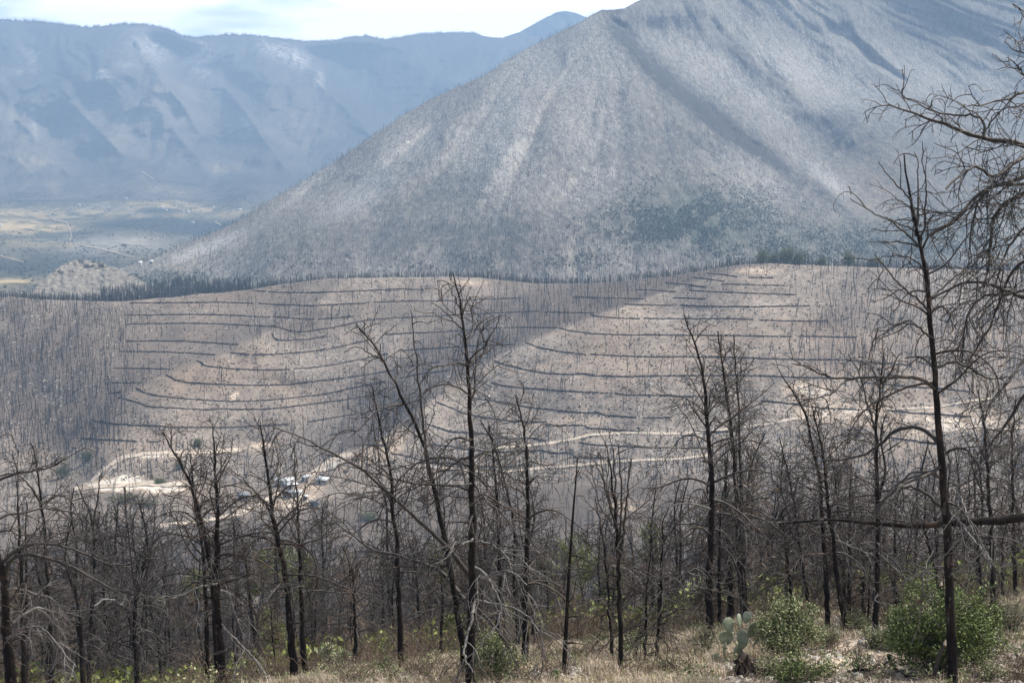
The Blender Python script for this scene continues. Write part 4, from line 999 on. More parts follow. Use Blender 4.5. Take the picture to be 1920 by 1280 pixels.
T(14, [(1395, 1157), (1392, 1110), (1388, 1060), (1384, 1000), (1383, 960), (1380, 910), (1377, 860), (1372, 810), (1367, 780), (1362, 740), (1357, 700), (1352, 663), (1346, 620)], .34, 36, 2.3, 'tall straight black pine directly above the prickly pear', seed=36, Y=44.5, limbs=[(5, z8([(330, 140), (380, 180), (405, 240), (420, 300)]), A(k=.6, grey=True))])
T(9, [(1399, 1160), (1396, 1100), (1392, 1030), (1390, 950), (1387, 880), (1386, 820), (1383, 740), (1380, 690), (1376, 625)], .4, 24, 1.8, 'thin straight pine pressed against the tall one above the cactus', seed=37, Y=46)
T(9, [(1350, 1180), (1349, 1130), (1348, 1060), (1350, 990), (1352, 940)], .25, 26, 1.9, 'dark twiggy pine between the two tall trunks by the cactus', seed=38, Y=43)
T(16, [(1370, 1160), (1369, 1110), (1366, 1030), (1363, 960), (1360, 900), (1364, 850)], .22, 44, 2.0, 'broad dark trunk thick with horizontal twigs behind the prickly pear', seed=39, Y=50)
T(10, [(1490, 1143), (1485, 1110), (1477, 1060), (1472, 1020), (1470, 993), (1466, 950)], .3, 22, 1.8, 'curved black stem rising behind the left green bush', seed=40, Y=46, limbs=[(8, z8([(560, 400), (540, 330), (580, 270), (640, 250)]), A(k=.8))])
T(8, [(1518, 1147), (1515, 1120), (1510, 1093), (1505, 1060), (1500, 1027), (1495, 990), (1490, 953), (1480, 893), (1468, 850), (1462, 820)], .3, 28, 1.9, 'thin black pine leaning left behind the left green bush', seed=41, Y=46)
T(11, [(1553, 1177), (1551, 1130), (1548, 1060), (1545, 1010), (1543, 977), (1540, 930), (1537, 890), (1525, 847), (1513, 780), (1495, 745), (1483, 730), (1470, 710), (1460, 692)], .32, 30, 2.1, 'black pine at the right end of the left green bush', seed=42)
T(12, [(1588, 1197), (1584, 1160), (1577, 1127), (1571, 1090), (1567, 1060), (1562, 1010), (1557, 970), (1553, 943), (1547, 877), (1542, 847), (1532, 797), (1522, 760)], .32, 30, 2.0, 'leaning black pine with its foot on the pale earth mound', seed=43)
T(9, [(1592, 1170), (1592, 1120), (1593, 1060), (1593, 1010), (1593, 960), (1594, 910), (1596, 870)], .32, 26, 1.8, 'upright thin pine behind the one on the earth mound', seed=44)
T(8, [(1585, 1165), (1583, 1093), (1579, 1040), (1575, 990), (1570, 930), (1565, 880), (1556, 850)], .34, 26, 1.8, 'thin pine crossing between the two stems by the earth mound', seed=45)
T(13, [(1642, 1183), (1642, 1140), (1643, 1093), (1646, 1040), (1646, 1000), (1645, 927), (1643, 860), (1643, 800), (1643, 775), (1650, 725), (1655, 690), (1657, 660)], .3, 36, 2.3, 'stout black pine left of the big green bush, widely forked at the top', seed=46, limbs=[(6, z5([(1085, 980), (1060, 900), (1030, 800), (1010, 700), (985, 640), (930, 550)]), A(k=.8, len=.6)), (4, z5([(1110, 740), (1080, 660), (1060, 600), (1030, 560)]), A(k=.6, len=.5)), (4, z5([(1120, 720), (1180, 640), (1200, 580), (1230, 540)]), A(k=.6, len=.5))])
T(7, [(1618, 1170), (1619, 1120), (1620, 1060), (1618, 1000), (1614, 950)], .3, 24, 1.7, 'thin black stem left of the stout forked pine', seed=47)
T(5, [(1628, 1177), (1629, 1130), (1630, 1093), (1634, 1050)], .3, 16, 1.3, 'thinnest stem close beside the stout forked pine', seed=48)
T(8, [(1677, 1153), (1678, 1100), (1678, 1060), (1678, 1000), (1678, 930)], .3, 26, 1.8, 'black pine behind the left side of the big green bush', seed=49, Y=44)
T(9, [(1697, 1165), (1690, 1140), (1680, 1113), (1672, 1080), (1668, 1050)], .4, 12, 1.3, 'short leaning stem sinking into the big green bush', seed=50, Y=42)
T(9, [(1773, 1153), (1766, 1120), (1757, 1093), (1751, 1060), (1747, 1043), (1738, 1010), (1733, 993), (1734, 950), (1737, 910)], .3, 26, 1.9, 'crooked stem behind the nearest tall pine on the right', seed=51, Y=43)
T(12, [(1863, 1153), (1862, 1110), (1860, 1060), (1859, 1010), (1858, 977), (1854, 930), (1852, 890), (1850, 860), (1847, 813), (1842, 770), (1834, 730)], .3, 32, 2.3, 'stout dark pine right of the big green bush', seed=52, Y=41)
T(9, [(1843, 1143), (1840, 1100), (1837, 1060), (1833, 1010), (1832, 960)], .3, 24, 1.8, 'thinner dark pine left of the stout one by the bush', seed=53, Y=45)
T(9, [(1905, 1135), (1903, 1070), (1900, 980), (1898, 900), (1897, 847), (1900, 790), (1905, 740)], .3, 28, 2.0, 'dark pine near the right edge behind the dry grass', seed=54, Y=47)
T(7, [(1880, 1140), (1879, 1070), (1878, 990), (1880, 930)], .3, 22, 1.6, 'slim stem between the two pines near the right edge', seed=55, Y=49)
# ------------------------------------------------------------ the thicket on the slope below: copies of a few burnt pines
def make_proto(seed, H, nbr, lmax, h0, w0, forks=0):
    r = np.random.default_rng(seed)
    P = np.array([[0, 0, -0.4]] + [[r.normal(0, .10) * k * .35 * H / 10, r.normal(0, .10) * k * .35 * H / 10, H * k / 8.0] for k in range(1, 9)])
    T_, L_ = resample(P, 22)
    TR = 0.02 + (w0 - 0.02) * (1 - np.linspace(0, 1, 22)) ** 0.85
    root = bpy.data.objects.new('burnt_pine', None); COL.objects.link(root)
    tb = Tubes(); tb.add(T_, TR, 6); tb.build('trunk', M_TRUNK, root)
    cr = Tubes()
    C, L, R0 = branch_set(T_, TR, r, nbr, h0, lmax, 12, 62, -1.6, 0.7)
    cr.add(C, radii(np.maximum(R0 * 1.1, .016), np.full(nbr, 0.010), 10), 3)
    for k in range(forks):
        a = r.uniform(0, 6.28); j = r.integers(9, 14)
        F = grow(T_[j:j + 1], [[math.cos(a) * .45, math.sin(a) * .45, 1]], np.array([H * .5]), 9, 0.3, .04, r)
        cr.add(F, radii([TR[j] * .6], [.014], 10), 4)
        B, LB, rB = branch_set(F[0], np.full(10, .05), r, 14, .25, lmax * .6, 20, 60, -1, .6)
        cr.add(B, radii(rB, np.full(14, .009), 10), 3)
        C = np.concatenate([C, B]); L = np.concatenate([L, LB])
    (C2, R2, _), (C3, R3, _) = fluff(C, L, r, 0.75, 1.7)
    cr.add(C2[:, ::1], R2, 3); cr.add(C3, R3, 3)
    mats = [M_TWIG, M_LIMB, M_BRUSH]
    cr.build('crown', mats[seed % 3 if seed % 3 != 2 else 2] if seed % 4 == 2 else mats[seed % 2], root)
    return root

protos = [make_proto(2001 + i, *a) for i, a in enumerate([(9.5, 46, 2.4, .22, .11, 0), (8.5, 44, 2.2, .2, .10, 1), (10.5, 50, 2.4, .3, .12, 0), (7.5, 40, 2.1, .15, .09, 0), (9.0, 44, 2.6, .25, .12, 2), (6.5, 38, 2.0, .12, .08, 1), (11.0, 44, 2.2, .35, .12, 1)])]
KIND_TXT = ['slender', 'forked', 'tall straight', 'short bushy', 'many-forked', 'small forked', 'very tall forked']
r = np.random.default_rng(77)
spots = []
def try_spot(u, Y, gap):
    P = near_pt(np.array([u]), np.array([Y]))[0]
    for q in spots:
        if (P[0] - q[0]) ** 2 + (P[1] - q[1]) ** 2 < gap * gap: return None
    spots.append(P); return P
placed = []
bands = [(50, 70, 44, 1.6), (70, 100, 66, 2.0), (100, 150, 72, 2.4), (150, 230, 68, 3.0)]
for (ya, yb_, cnt, gap) in bands:
    n = 0; tries = 0
    while n < cnt and tries < 2000:
        tries += 1
        u = r.uniform(-60, 1990); Y = math.exp(r.uniform(math.log(ya), math.log(yb_)))
        # thinner where the photo opens onto the valley
        dens = 1.0 - 0.55 * math.exp(-((u - 620) / 60) ** 2) - 0.45 * math.exp(-((u - 1110) / 60) ** 2)
        if r.random() > dens: continue
        P = try_spot(u, Y, gap)
        if P is None: continue
        # limit height so tips stop about where the thicket stops in the photo
        top_row = (1035 if u < 420 else 985) + 90 * vnoise(u / 120.0, Y / 20.0, 5) + (40 if 560 < u < 700 else 0) - (125 if u > 1250 else 0) + r.uniform(-60, 90)
        topz = float(zslope(top_row)) * Y
        H = min(max(topz - P[2], 3.5), r.uniform(9.5, 14))
        placed.append((P, H, u, Y)); n += 1
PH = [9.5, 8.5, 10.5, 7.5, 9.0, 6.5, 11.0]
used = [False] * len(protos)
zone_names = [(0, 160, 'by the left edge'), (160, 340, 'left of the three-stemmed clump'), (340, 520, 'around the three-stemmed clump'), (520, 700, 'below the tin-roofed houses'), (700, 860, 'left of the central pair'), (860, 1040, 'behind the stout central pine'),
              (1040, 1220, 'around the fan-shaped pine'), (1220, 1400, 'behind the prickly pear'), (1400, 1580, 'behind the left green bush'), (1580, 1760, 'behind the big green bush'), (1760, 1921, 'by the right edge')]
for (P, H, u, Y) in placed:
    i = int(r.integers(0, len(protos)))
    s = H / PH[i]
    sx = s * r.uniform(.85, 1.1)
    if not used[i]:
        o = protos[i]; used[i] = True
    else:
        o = protos[i].copy(); COL.objects.link(o)
        for ch in protos[i].children:
            c = ch.copy(); COL.objects.link(c); c.parent = o
    o.location = P; o.rotation_euler = (r.normal(0, .03), r.normal(0, .03), r.uniform(0, 6.28)); o.scale = (sx, sx, s)
    zn = next((z[2] for z in zone_names if z[0] <= u < z[1]), 'by the left edge' if u < 500 else 'by the right edge')
    dn = 'just past the brow' if Y < 70 else 'on the upper slope' if Y < 100 else 'halfway down' if Y < 150 else 'low on the slope'
    tag(o, '%s burnt pine %s, %s' % (KIND_TXT[i], dn, zn), 'tree', 'burnt pines of the thicket below the bank')
for i, u_ in enumerate(used):
    if not u_:
        for ch in list(protos[i].children): bpy.data.objects.remove(ch)
        bpy.data.objects.remove(protos[i])

# ------------------------------------------------------------ far burnt trees, past the count: one object per stand
def tiny_tree(seed, H=8.0, nb=14, rt=0.11, rb=0.035, blen=1.3, sides=3, lo=.25):
    r = np.random.default_rng(seed); t = Tubes()
    P = np.array([[0, 0, -.6], [r.normal(0, .1), r.normal(0, .1), H * .5], [r.normal(0, .25), r.normal(0, .25), H]])
    t.add(P, np.array([rt, rt * .75, rt * .3]), 3)
    s = r.uniform(lo, .98, nb); az = r.uniform(0, 6.28, nb); el = np.radians(10 + 50 * s)
    S = np.stack([P[0, 0] * 0 + s * P[2, 0], s * P[2, 1], s * H], -1)
    D = np.stack([np.cos(az) * np.cos(el), np.sin(az) * np.cos(el), np.sin(el)], -1)
    L = blen * (1.15 - .8 * s) * r.uniform(.6, 1.2, nb)
    t.add(grow(S, D, L, 2, -0.5, .05, r), radii(np.full(nb, rb), np.full(nb, rb * .5), 3), 3)
    return t.arrays()

def stamp(name, variants, pos, scale, r, mat, label, cat, flat=None, tilt=0.03, parent=None, kind='stuff', smooth_shade=True):
    """many small copies as one mesh: a stand nobody would count."""
    VV_, QQ, n = [], [], 0
    pick = r.integers(0, len(variants), len(pos))
    for i, (V, Q) in enumerate(variants):
        P = pos[pick == i]; S = scale[pick == i]; m = len(P)
        if not m: continue
        a = r.uniform(0, 6.28, m); c, s = np.cos(a), np.sin(a)
        x = V[None, :, 0] * c[:, None] - V[None, :, 1] * s[:, None]; y = V[None, :, 0] * s[:, None] + V[None, :, 1] * c[:, None]
        z = V[None, :, 2] + 0 * x
        x = x + z * r.normal(0, tilt, m)[:, None]; y = y + z * r.normal(0, tilt, m)[:, None]
        W = np.stack([x, y, z], -1) * S[:, None, None] + P[:, None, :]
        VV_.append(W.reshape(-1, 3))
        QQ.append((Q[None] + (n + np.arange(m) * len(V))[:, None, None]).reshape(-1, Q.shape[1])); n += m * len(V)
    V = np.concatenate(VV_)
    Q = np.concatenate(QQ)
    me = mesh_from(name, V, Q=Q, smooth_shade=smooth_shade)
    o = link(name, me, mat); tag(o, label, cat, kind=kind)
    return o

r = np.random.default_rng(99)
tv = [tiny_tree(i, 8.0 + (i % 3), 14 + i % 5, 0.17, 0.060, 1.05) for i in range(7)]
tv_bush = [tiny_tree(20 + i, 7.0, 40, 0.13, 0.06, 2.1) for i in range(5)]
def scatter(n, dens, umin=-120, umax=2040, vmin=490, vmax=900):
    out = []
    while sum(len(a) for a in out) < n:
        u = r.uniform(umin, umax, 4000); v = r.uniform(vmin, vmax, 4000)
        k = (v > crest_v(u) + 1) & (r.random(4000) < dens(u, v))
        out.append(np.stack([u[k], v[k]], -1))
    a = np.concatenate(out)[:n]
    return a[:, 0], a[:, 1]
def dens_hill(u, v):
    left = np.clip(1 - (u - 175 - (860 - v) * .12) / 60, 0, 1) * (v < 860)
    gully1 = blobs(u, v, [(540, 622, 70, 24, 0, .9), (570, 585, 40, 18, 0, .6), (200, 720, 50, 120, 10, .9), (130, 800, 60, 40, 0, .8), (450, 590, 80, 20, 0, .2)])
    gully2 = blobs(u, v, [(900, 640, 110, 34, -30, .8), (1030, 580, 130, 34, -12, .75), (1180, 545, 110, 20, -10, .6), (780, 705, 80, 30, -35, .9), (700, 790, 60, 50, -40, .7), (780, 560, 180, 30, 0, .15)])
    dB = seg_dist(u, v, SPUR_B); gully2 = gully2 + .75 * smooth(dB, 0, 8) * np.exp(-np.maximum(dB, 0) / 70.) * (v < 830)
    right = np.clip((u - 1470) / 120, 0, 1) * np.clip((760 - v) / 70, 0, 1) * .72
    low = smooth(v, 790, 900) * .35
    return np.clip(.055 + left + gully1 + gully2 * 1.0 + right + low, 0, 1)
u, v = scatter(5400, dens_hill)
P = hill_pt(u, v)
stamp('dead_forest', tv, P, r.uniform(.35, 1.1, len(P)), r, M_FARTREE, 'dense scatter of small burnt tree poles across the terraced slopes', 'forest', tilt=.085)
# the dark fringe just behind the crest
u = r.uniform(-200, 2050, 8000); d = r.uniform(2, 46, 8000); k = r.random(8000) < .35 + .9 * (fbm(u / 14.0, d / 60.0, 23, 3) * .5 + .3); u = u[k]; d = d[k]
cv = crest_v(u); Yc = hill_Y(u, cv); P = pt(u, cv, Yc); zc_ = P[:, 2]
Yk = Yc + d; z = zc_ - 0.10 * d - 0.34 * np.maximum(d - 12, 0) * smooth(d, 5, 120) * .9
P = pt(u, row_of(z, Yk), Yk)
sc_ = r.uniform(.55, 1.0, len(u)) * np.interp(u, [-200, 0, 300, 560, 640, 800, 1000, 1200, 1400, 1500, 1900, 2050], [.9, .95, 1.0, .9, .7, .85, 1.05, 1.05, .9, .95, 1.0, 1.0])
stamp('ridge_forest', tv + tv_bush, P, sc_ * r.uniform(.35, 1.0, len(sc_)), r, M_FARTREE, 'dark band of burnt trees standing along the crest of the terraces', 'forest', tilt=.06)
# valley side below the terraces and across the valley floor
n = 5600
u = r.uniform(-150, 2070, n * 2); Y = np.exp(r.uniform(math.log(235), math.log(690), n * 2))
row = row_of(near_z(u, Y), Y)
opn = blobs(u, row, [(240, 900, 120, 40, 0, .9), (560, 925, 110, 40, -10, .92), (470, 960, 80, 20, -20, .7), (1700, 840, 200, 40, 0, .4), (760, 900, 150, 30, -10, .6)])
k = (r.random(n * 2) > opn); u = u[k][:n]; Y = Y[k][:n]
P = near_pt(u, Y)
stamp('valley_trees', tv_bush + tv, P, r.uniform(.45, 1.15, len(P)), r, M_TWIG, 'bare burnt woodland filling the valley floor below the terraces', 'forest', tilt=.07)
# ------------------------------------------------------------ finding the ground under a photo pixel
def surf(u, v):
    u = float(u); v = float(v)
    if v < VB: return hill_pt(np.array([u]), np.array([v]))[0]
    yb1 = float(hill_Y(np.array([u]), np.array([VB]))[0])
    Ys = np.linspace(300, yb1 - 1, 160)
    rw = row_of(near_z(np.full_like(Ys, u), Ys), Ys)
    Y = float(np.interp(-v, -rw[::1], Ys)) if rw[0] > rw[-1] else yb1
    return near_pt(np.array([u]), np.array([Y]))[0]

# ------------------------------------------------------------ brush rows laid along the contours
LOGROWS = {
 'left': ('left spur', [
  z3([(1420, 195), (1560, 205), (1750, 210), (1920, 205)]) + z4([(150, 197), (310, 190), (460, 195)]),
  z3([(730, 265), (1000, 263), (1250, 262), (1430, 268)]), z3([(1455, 268), (1600, 275), (1760, 280), (1920, 270)]) + z4([(155, 262)]),
  z4([(180, 260), (400, 252), (600, 250), (800, 242), (1015, 235)]),
  z3([(715, 333), (1000, 328), (1250, 328), (1400, 333), (1520, 340)]), z3([(1535, 342), (1640, 348), (1730, 358), (1765, 357)]),
  z3([(1790, 355), (1920, 345)]) + z4([(65, 338)]), z3([(710, 385), (1000, 378), (1200, 380), (1400, 390), (1575, 398)]),
  z3([(1575, 405), (1640, 425), (1700, 428), (1800, 415), (1920, 395)]) + z4([(120, 365), (300, 350), (500, 342), (800, 325), (1110, 313)]),
  z3([(1530, 435), (1545, 472), (1620, 477), (1750, 467), (1835, 452)]), z3([(700, 480), (900, 477), (1050, 480), (1200, 490), (1340, 500)]),
  z3([(670, 537), (900, 538), (1050, 545), (1210, 557)]), z3([(1290, 543), (1400, 553)]),
  z3([(1425, 555), (1520, 555), (1700, 542), (1830, 525), (1920, 508)]) + z4([(100, 485), (190, 460)]), z4([(250, 442), (400, 433), (640, 422), (900, 405)]),
  z3([(635, 633), (800, 633), (955, 637)]), z3([(1115, 590), (1160, 620), (1280, 632), (1450, 640), (1630, 638)]),
  z3([(1655, 635), (1750, 628), (1920, 605)]) + z4([(120, 580), (260, 550)]), z4([(320, 532), (500, 520), (680, 508), (820, 500), (970, 497)]),
  z3([(630, 715), (720, 712), (795, 712)]), z3([(935, 668), (970, 690), (1050, 712), (1200, 720), (1440, 728), (1620, 722), (1800, 700), (1920, 687)]) + z4([(150, 665), (300, 640)]),
  z4([(370, 620), (460, 605), (550, 598)]), z3([(610, 775), (680, 768)]),
  z3([(765, 742), (810, 768), (900, 790), (1000, 800), (1150, 812), (1300, 820), (1500, 815), (1650, 802), (1800, 785), (1920, 762)]) + z4([(120, 735), (240, 715)]),
  z4([(330, 690), (450, 662), (600, 645)]),
  z3([(670, 795), (760, 820), (850, 850), (1000, 858), (1180, 868), (1240, 858), (1300, 865), (1500, 865), (1650, 850), (1800, 828), (1920, 815)]) + z4([(120, 795), (230, 775)]),
  z3([(515, 922), (620, 942), (750, 952), (920, 957)]), z3([(920, 963), (1100, 965), (1300, 965), (1500, 955), (1620, 945)]),
  z3([(1730, 933), (1850, 915), (1920, 903)]) + z4([(85, 890)]), z3([(460, 1027), (600, 1035), (770, 1042)]), z3([(825, 1042), (870, 1047), (900, 1042)]),
  z3([(1850, 1008), (1920, 1000)]) + z4([(60, 990)])]),
 'right': ('right spur', [
  z5([(140, 97), (250, 108), (305, 118)]), z5([(50, 120), (140, 130), (230, 142)]), z5([(375, 122), (510, 125)]), z4([(1825, 152), (1920, 160)]) + z5([(70, 168), (130, 175)]),
  z5([(220, 158), (400, 164), (575, 168)]), z4([(1655, 190), (1770, 195), (1880, 203)]), z5([(35, 195), (200, 203), (400, 210), (635, 217)]),
  z4([(1300, 232), (1500, 237), (1700, 243)]), z4([(1865, 235), (1920, 238)]) + z5([(130, 242)]), z4([(1590, 272), (1700, 277), (1870, 279)]),
  z5([(-15, 278), (200, 282), (400, 285), (715, 278)]), z4([(1140, 315), (1250, 318), (1420, 322)]), z4([(1405, 335), (1480, 345), (1580, 352), (1680, 354)]),
  z4([(1700, 352), (1920, 352)]) + z5([(200, 352), (395, 358)]), z5([(430, 362), (600, 365), (820, 368)]), z4([(915, 405), (1050, 402), (1210, 403)]),
  z4([(1225, 405), (1290, 422), (1400, 435), (1600, 443), (1920, 445)]) + z5([(300, 447), (450, 452), (615, 454)]), z5([(648, 453), (800, 457), (975, 464)]),
  z4([(1040, 487), (1100, 512), (1200, 533), (1375, 553)]), z4([(1400, 553), (1600, 563), (1800, 568), (1920, 566)]) + z5([(300, 570), (450, 578), (700, 583), (920, 582), (1020, 597), (1150, 605), (1290, 612)]),
  z4([(860, 590), (930, 615), (1040, 640), (1150, 662), (1300, 668), (1350, 662), (1430, 675), (1600, 680), (1920, 675)]) + z5([(250, 672), (450, 676), (650, 685), (850, 690)]),
  z5([(1000, 710), (1150, 725), (1300, 740), (1450, 748), (1640, 768)]), z4([(845, 712), (900, 728), (1050, 745), (1250, 758), (1400, 768), (1500, 772)]),
  z4([(1535, 772), (1600, 783), (1750, 783), (1920, 790)]) + z5([(240, 795)]), z5([(440, 815), (600, 830), (780, 858), (1050, 868)]),
  z4([(740, 800), (860, 818), (950, 833), (1080, 855), (1205, 867)]), z4([(1215, 870), (1330, 880), (1450, 883), (1480, 897), (1660, 908)]), z4([(1700, 912), (1850, 910)]),
  z5([(1150, 870), (1300, 885), (1450, 893), (1620, 905)]), z4([(530, 820), (580, 840), (680, 885), (800, 912), (950, 930), (1040, 940), (1150, 938)]),
  z4([(1150, 953), (1250, 955), (1360, 950), (1390, 967), (1550, 977), (1675, 987)]), z4([(480, 945), (550, 968), (620, 990), (720, 995), (890, 1005), (930, 1027), (1060, 1022), (1145, 1035)]),
  z4([(1340, 1050), (1400, 1060), (1600, 1070), (1800, 1078)]), z4([(500, 1060), (620, 1070), (700, 1088), (860, 1105), (1000, 1103), (1130, 1097), (1200, 1112), (1290, 1108), (1320, 1138), (1490, 1140)]),
  z4([(500, 1162), (650, 1172), (760, 1190), (950, 1190), (1060, 1175)]), z4([(140, 1062), (260, 1070)]), z4([(280, 1110), (400, 1130), (450, 1150)]), z5([(60, 985), (200, 990), (330, 980)]), z5([(1150, 1020), (1300, 1040), (1420, 1060)])])}
M_ROW = NT('charred_brush_row', 0.9, 0.1)
M_ROW.color(M_ROW.ramp(M_ROW.noise(0.9, 3, 0.6), [(0.35, (0.022, 0.015, 0.011)), (0.7, (0.10, 0.070, 0.050))]))
M_ROW = M_ROW.m
r = np.random.default_rng(5)
ORD = ['first', 'second', 'third', 'fourth', 'fifth', 'sixth', 'seventh', 'eighth', 'ninth', 'tenth', 'eleventh', 'twelfth', 'thirteenth', 'fourteenth', 'fifteenth', 'sixteenth', 'seventeenth', 'eighteenth', 'nineteenth', 'twentieth',
       'twenty-first', 'twenty-second', 'twenty-third', 'twenty-fourth', 'twenty-fifth', 'twenty-sixth', 'twenty-seventh', 'twenty-eighth', 'twenty-ninth', 'thirtieth', 'thirty-first', 'thirty-second', 'thirty-third', 'thirty-fourth',
       'thirty-fifth', 'thirty-sixth', 'thirty-seventh', 'thirty-eighth', 'thirty-ninth', 'fortieth', 'forty-first']
for key, (nm, lst) in LOGROWS.items():
    order = sorted(lst, key=lambda L: np.mean([p[1] for p in L]))
    for k, L in enumerate(order):
        L = np.array(L, float); span = np.hypot(*(L[-1] - L[0]))
        n = max(int(span / 3), 8)
        q, _ = resample(L, n)
        q[:, 1] += np.cumsum(r.normal(0, .12, n)) * .6
        vmax = 902.0
        P = hill_pt(q[:, 0], np.minimum(q[:, 1], vmax))
        if q[:, 1].max() > vmax:
            P = np.array([surf(a, b) for a, b in q])
        t = Tubes()
        for j in range(3):
            off = np.array([0, (j - 1) * .35, 0.12 + .20 * (j == 1)])
            t.add(P + off + r.normal(0, .14, P.shape), np.clip(r.normal(.24, .08, n) * (1 + .35 * vnoise(np.arange(n) / 5.0 + k * 7, .5, j)), .10, .6), 5)
        S = P[r.integers(0, n, n)] + np.array([0, 0, .2])
        t.add(grow(S, np.stack([r.normal(0, 1, n), r.normal(0, .5, n), r.uniform(0, .8, n)], -1), r.uniform(.5, 1.4, n), 2, 0, .1, r), radii(np.full(n, .06), np.full(n, .03), 3), 3)
        o = t.build('brush_row', M_ROW)
        ln = 'long' if span > 200 else 'short' if span < 60 else 'medium'
        tag(o, '%s charred brush row on the %s, %s counting down from the crest' % (ln, nm, ORD[k]), 'brush row', 'rows of charred brush along the contours')

# ------------------------------------------------------------ shrubs dotted over the slopes
def leaf_clump(seed, n=10, rad=.5, size=.3, hgt=.6):
    r = np.random.default_rng(seed)
    c = norm(r.normal(size=(n, 3))) * r.uniform(.2, 1, (n, 1)) ** .5 * rad; c[:, 2] = np.abs(c[:, 2]) * hgt / rad + .05
    a = norm(r.normal(size=(n, 3))); b = norm(np.cross(a, r.normal(size=(n, 3))))
    s = size * r.uniform(.6, 1.2, (n, 1))
    V = np.stack([c - a * s, c - b * s * .6, c + a * s, c + b * s * .6], 1).reshape(-1, 3)
    return V, np.arange(n * 4).reshape(n, 4)
M_SHRUB = NT('hill_shrub', 0.9, 0.1)
M_SHRUB.color(M_SHRUB.ramp(M_SHRUB.island(), [(0.0, (0.040, 0.034, 0.026)), (0.6, (0.085, 0.070, 0.050)), (1.0, (0.15, 0.125, 0.09))])); M_SHRUB = M_SHRUB.m
lc = [leaf_clump(i, 9, .42, .30, .55) for i in range(6)]
r = np.random.default_rng(11)
u, v = scatter(40000, lambda u, v: np.clip(.30 + .5 * (vnoise(u / 26., v / 13., 91) > 0) + .2 * (u < 250), 0, 1))
P = hill_pt(u, v)
stamp('slope_shrubs', lc, P, .3 + .95 * r.random(len(P)) ** 2, r, M_SHRUB, 'small dark shrubs dotted all over the terraced slopes', 'ground cover')
M_PALE = NT('pale_stone', 0.9, 0.2)
M_PALE.color(M_PALE.ramp(M_PALE.island(), [(0.0, (0.22, 0.20, 0.18)), (1.0, (0.44, 0.41, 0.375))])); M_PALE = M_PALE.m
def stone(seed, rad=.35):
    r = np.random.default_rng(seed)
    V = np.array([[-1, -1, -.6], [1, -1, -.6], [1, 1, -.6], [-1, 1, -.6], [-.7, -.7, .6], [.7, -.7, .6], [.7, .7, .6], [-.7, .7, .6]]) * rad * (1 + .35 * r.normal(size=(8, 3)))
    return V, np.array([(0, 1, 5, 4), (1, 2, 6, 5), (2, 3, 7, 6), (3, 0, 4, 7), (4, 5, 6, 7)])
st = [stone(i) for i in range(6)]
u, v = scatter(5500, lambda u, v: np.clip(.05 + .6 * (vnoise(u / 34., v / 15., 93) > .2) + blobs(u, v, [(880, 528, 60, 12, 0, .9), (1420, 505, 60, 10, 0, .5), (90, 640, 160, 90, 0, .1)]), 0, 1))
P = hill_pt(u, v)
stamp('slope_stones', st, P, r.uniform(.5, 1.7, len(P)), r, M_PALE, 'pale stones scattered over the terraced slopes', 'stones', smooth_shade=False)

# ------------------------------------------------------------ burnt and green woods on the big mountain
M_MT = NT('mountain_trees', 0.9, 0.1).color((0.060, 0.055, 0.052)).m
M_MTG = NT('mountain_greenwood', 0.9, 0.1); M_MTG.color(M_MTG.ramp(M_MTG.island(), [(0.0, (0.035, 0.045, 0.030)), (1.0, (0.085, 0.095, 0.055))])); M_MTG = M_MTG.m
r = np.random.default_rng(12)
mtv = [tiny_tree(60 + i, 9.0, 6, 0.26, 0.16, 1.5) for i in range(5)]
u = r.uniform(230, 2000, 40000); v = r.uniform(20, 585, 40000)
k = (v > msky(u) + 1) & (r.random(40000) < np.clip(.22 + .35 * (v > 420) + .25 * (vnoise(u / 50., v / 40., 95) > 0.1) - blobs(u, v, [(700, 350, 80, 40, -35, .5), (1050, 180, 150, 100, 0, .35), (1550, 120, 250, 90, 0, .4)]), 0.02, 1))
u = u[k][:12000]; v = v[k][:12000]
P = mt_pt(u, v)
stamp('mountain_dead_trees', mtv, P, r.uniform(.3, .8, len(P)), r, M_MT, 'burnt tree poles speckled over the whole big mountain', 'forest')
# a thin line of trees along its left flank
u = r.uniform(262, 1120, 420); v = msky(u) + 1.5
stamp('mountain_dead_trees', mtv, mt_pt(u, v), r.uniform(.4, .95, 420), r, M_MT, 'thin line of burnt trees down the left shoulder of the big mountain', 'forest')
gcl = [leaf_clump(40 + i, 12, 2.2, 1.2, 4.0) for i in range(5)]
u = r.normal(0, 1, 20000); v = r.normal(0, 1, 20000)
cl = [(1310, 395, 80, 36, .28), (1240, 425, 60, 30, .15), (1420, 445, 100, 28, .15), (1700, 450, 130, 28, .15), (320, 535, 90, 16, .12), (1550, 470, 120, 20, .08), (1000, 490, 300, 12, .07)]
i = r.choice(len(cl), 20000, p=np.array([c[4] for c in cl]) / sum(c[4] for c in cl)); ca = np.array(cl)
u = ca[i, 0] + u * ca[i, 2] * 1.05; v = ca[i, 1] + v * ca[i, 3] * .95
k = (v > msky(u) + 3) & (v < 590) & (fbm(u / 38., v / 22., 98, 3) > r.uniform(-.35, .25, len(u))); u, v = u[k], v[k]
P = mt_pt(u, v)
stamp('mountain_woods', gcl, P, r.uniform(.22, .62, len(P)), r, M_MTG, 'surviving dark green wood on the lower face of the big mountain', 'forest')
# skyline trees of the far range
u = r.uniform(-50, 900, 900); v = fsky(u) + .6
stamp('far_ridge_trees', [leaf_clump(50 + i, 6, 7, 5, 15) for i in range(4)], far_pt(u, v), r.uniform(.4, 1.0, 900), r, M_MTG, 'tiny trees fringing the skyline of the far blue range', 'forest')
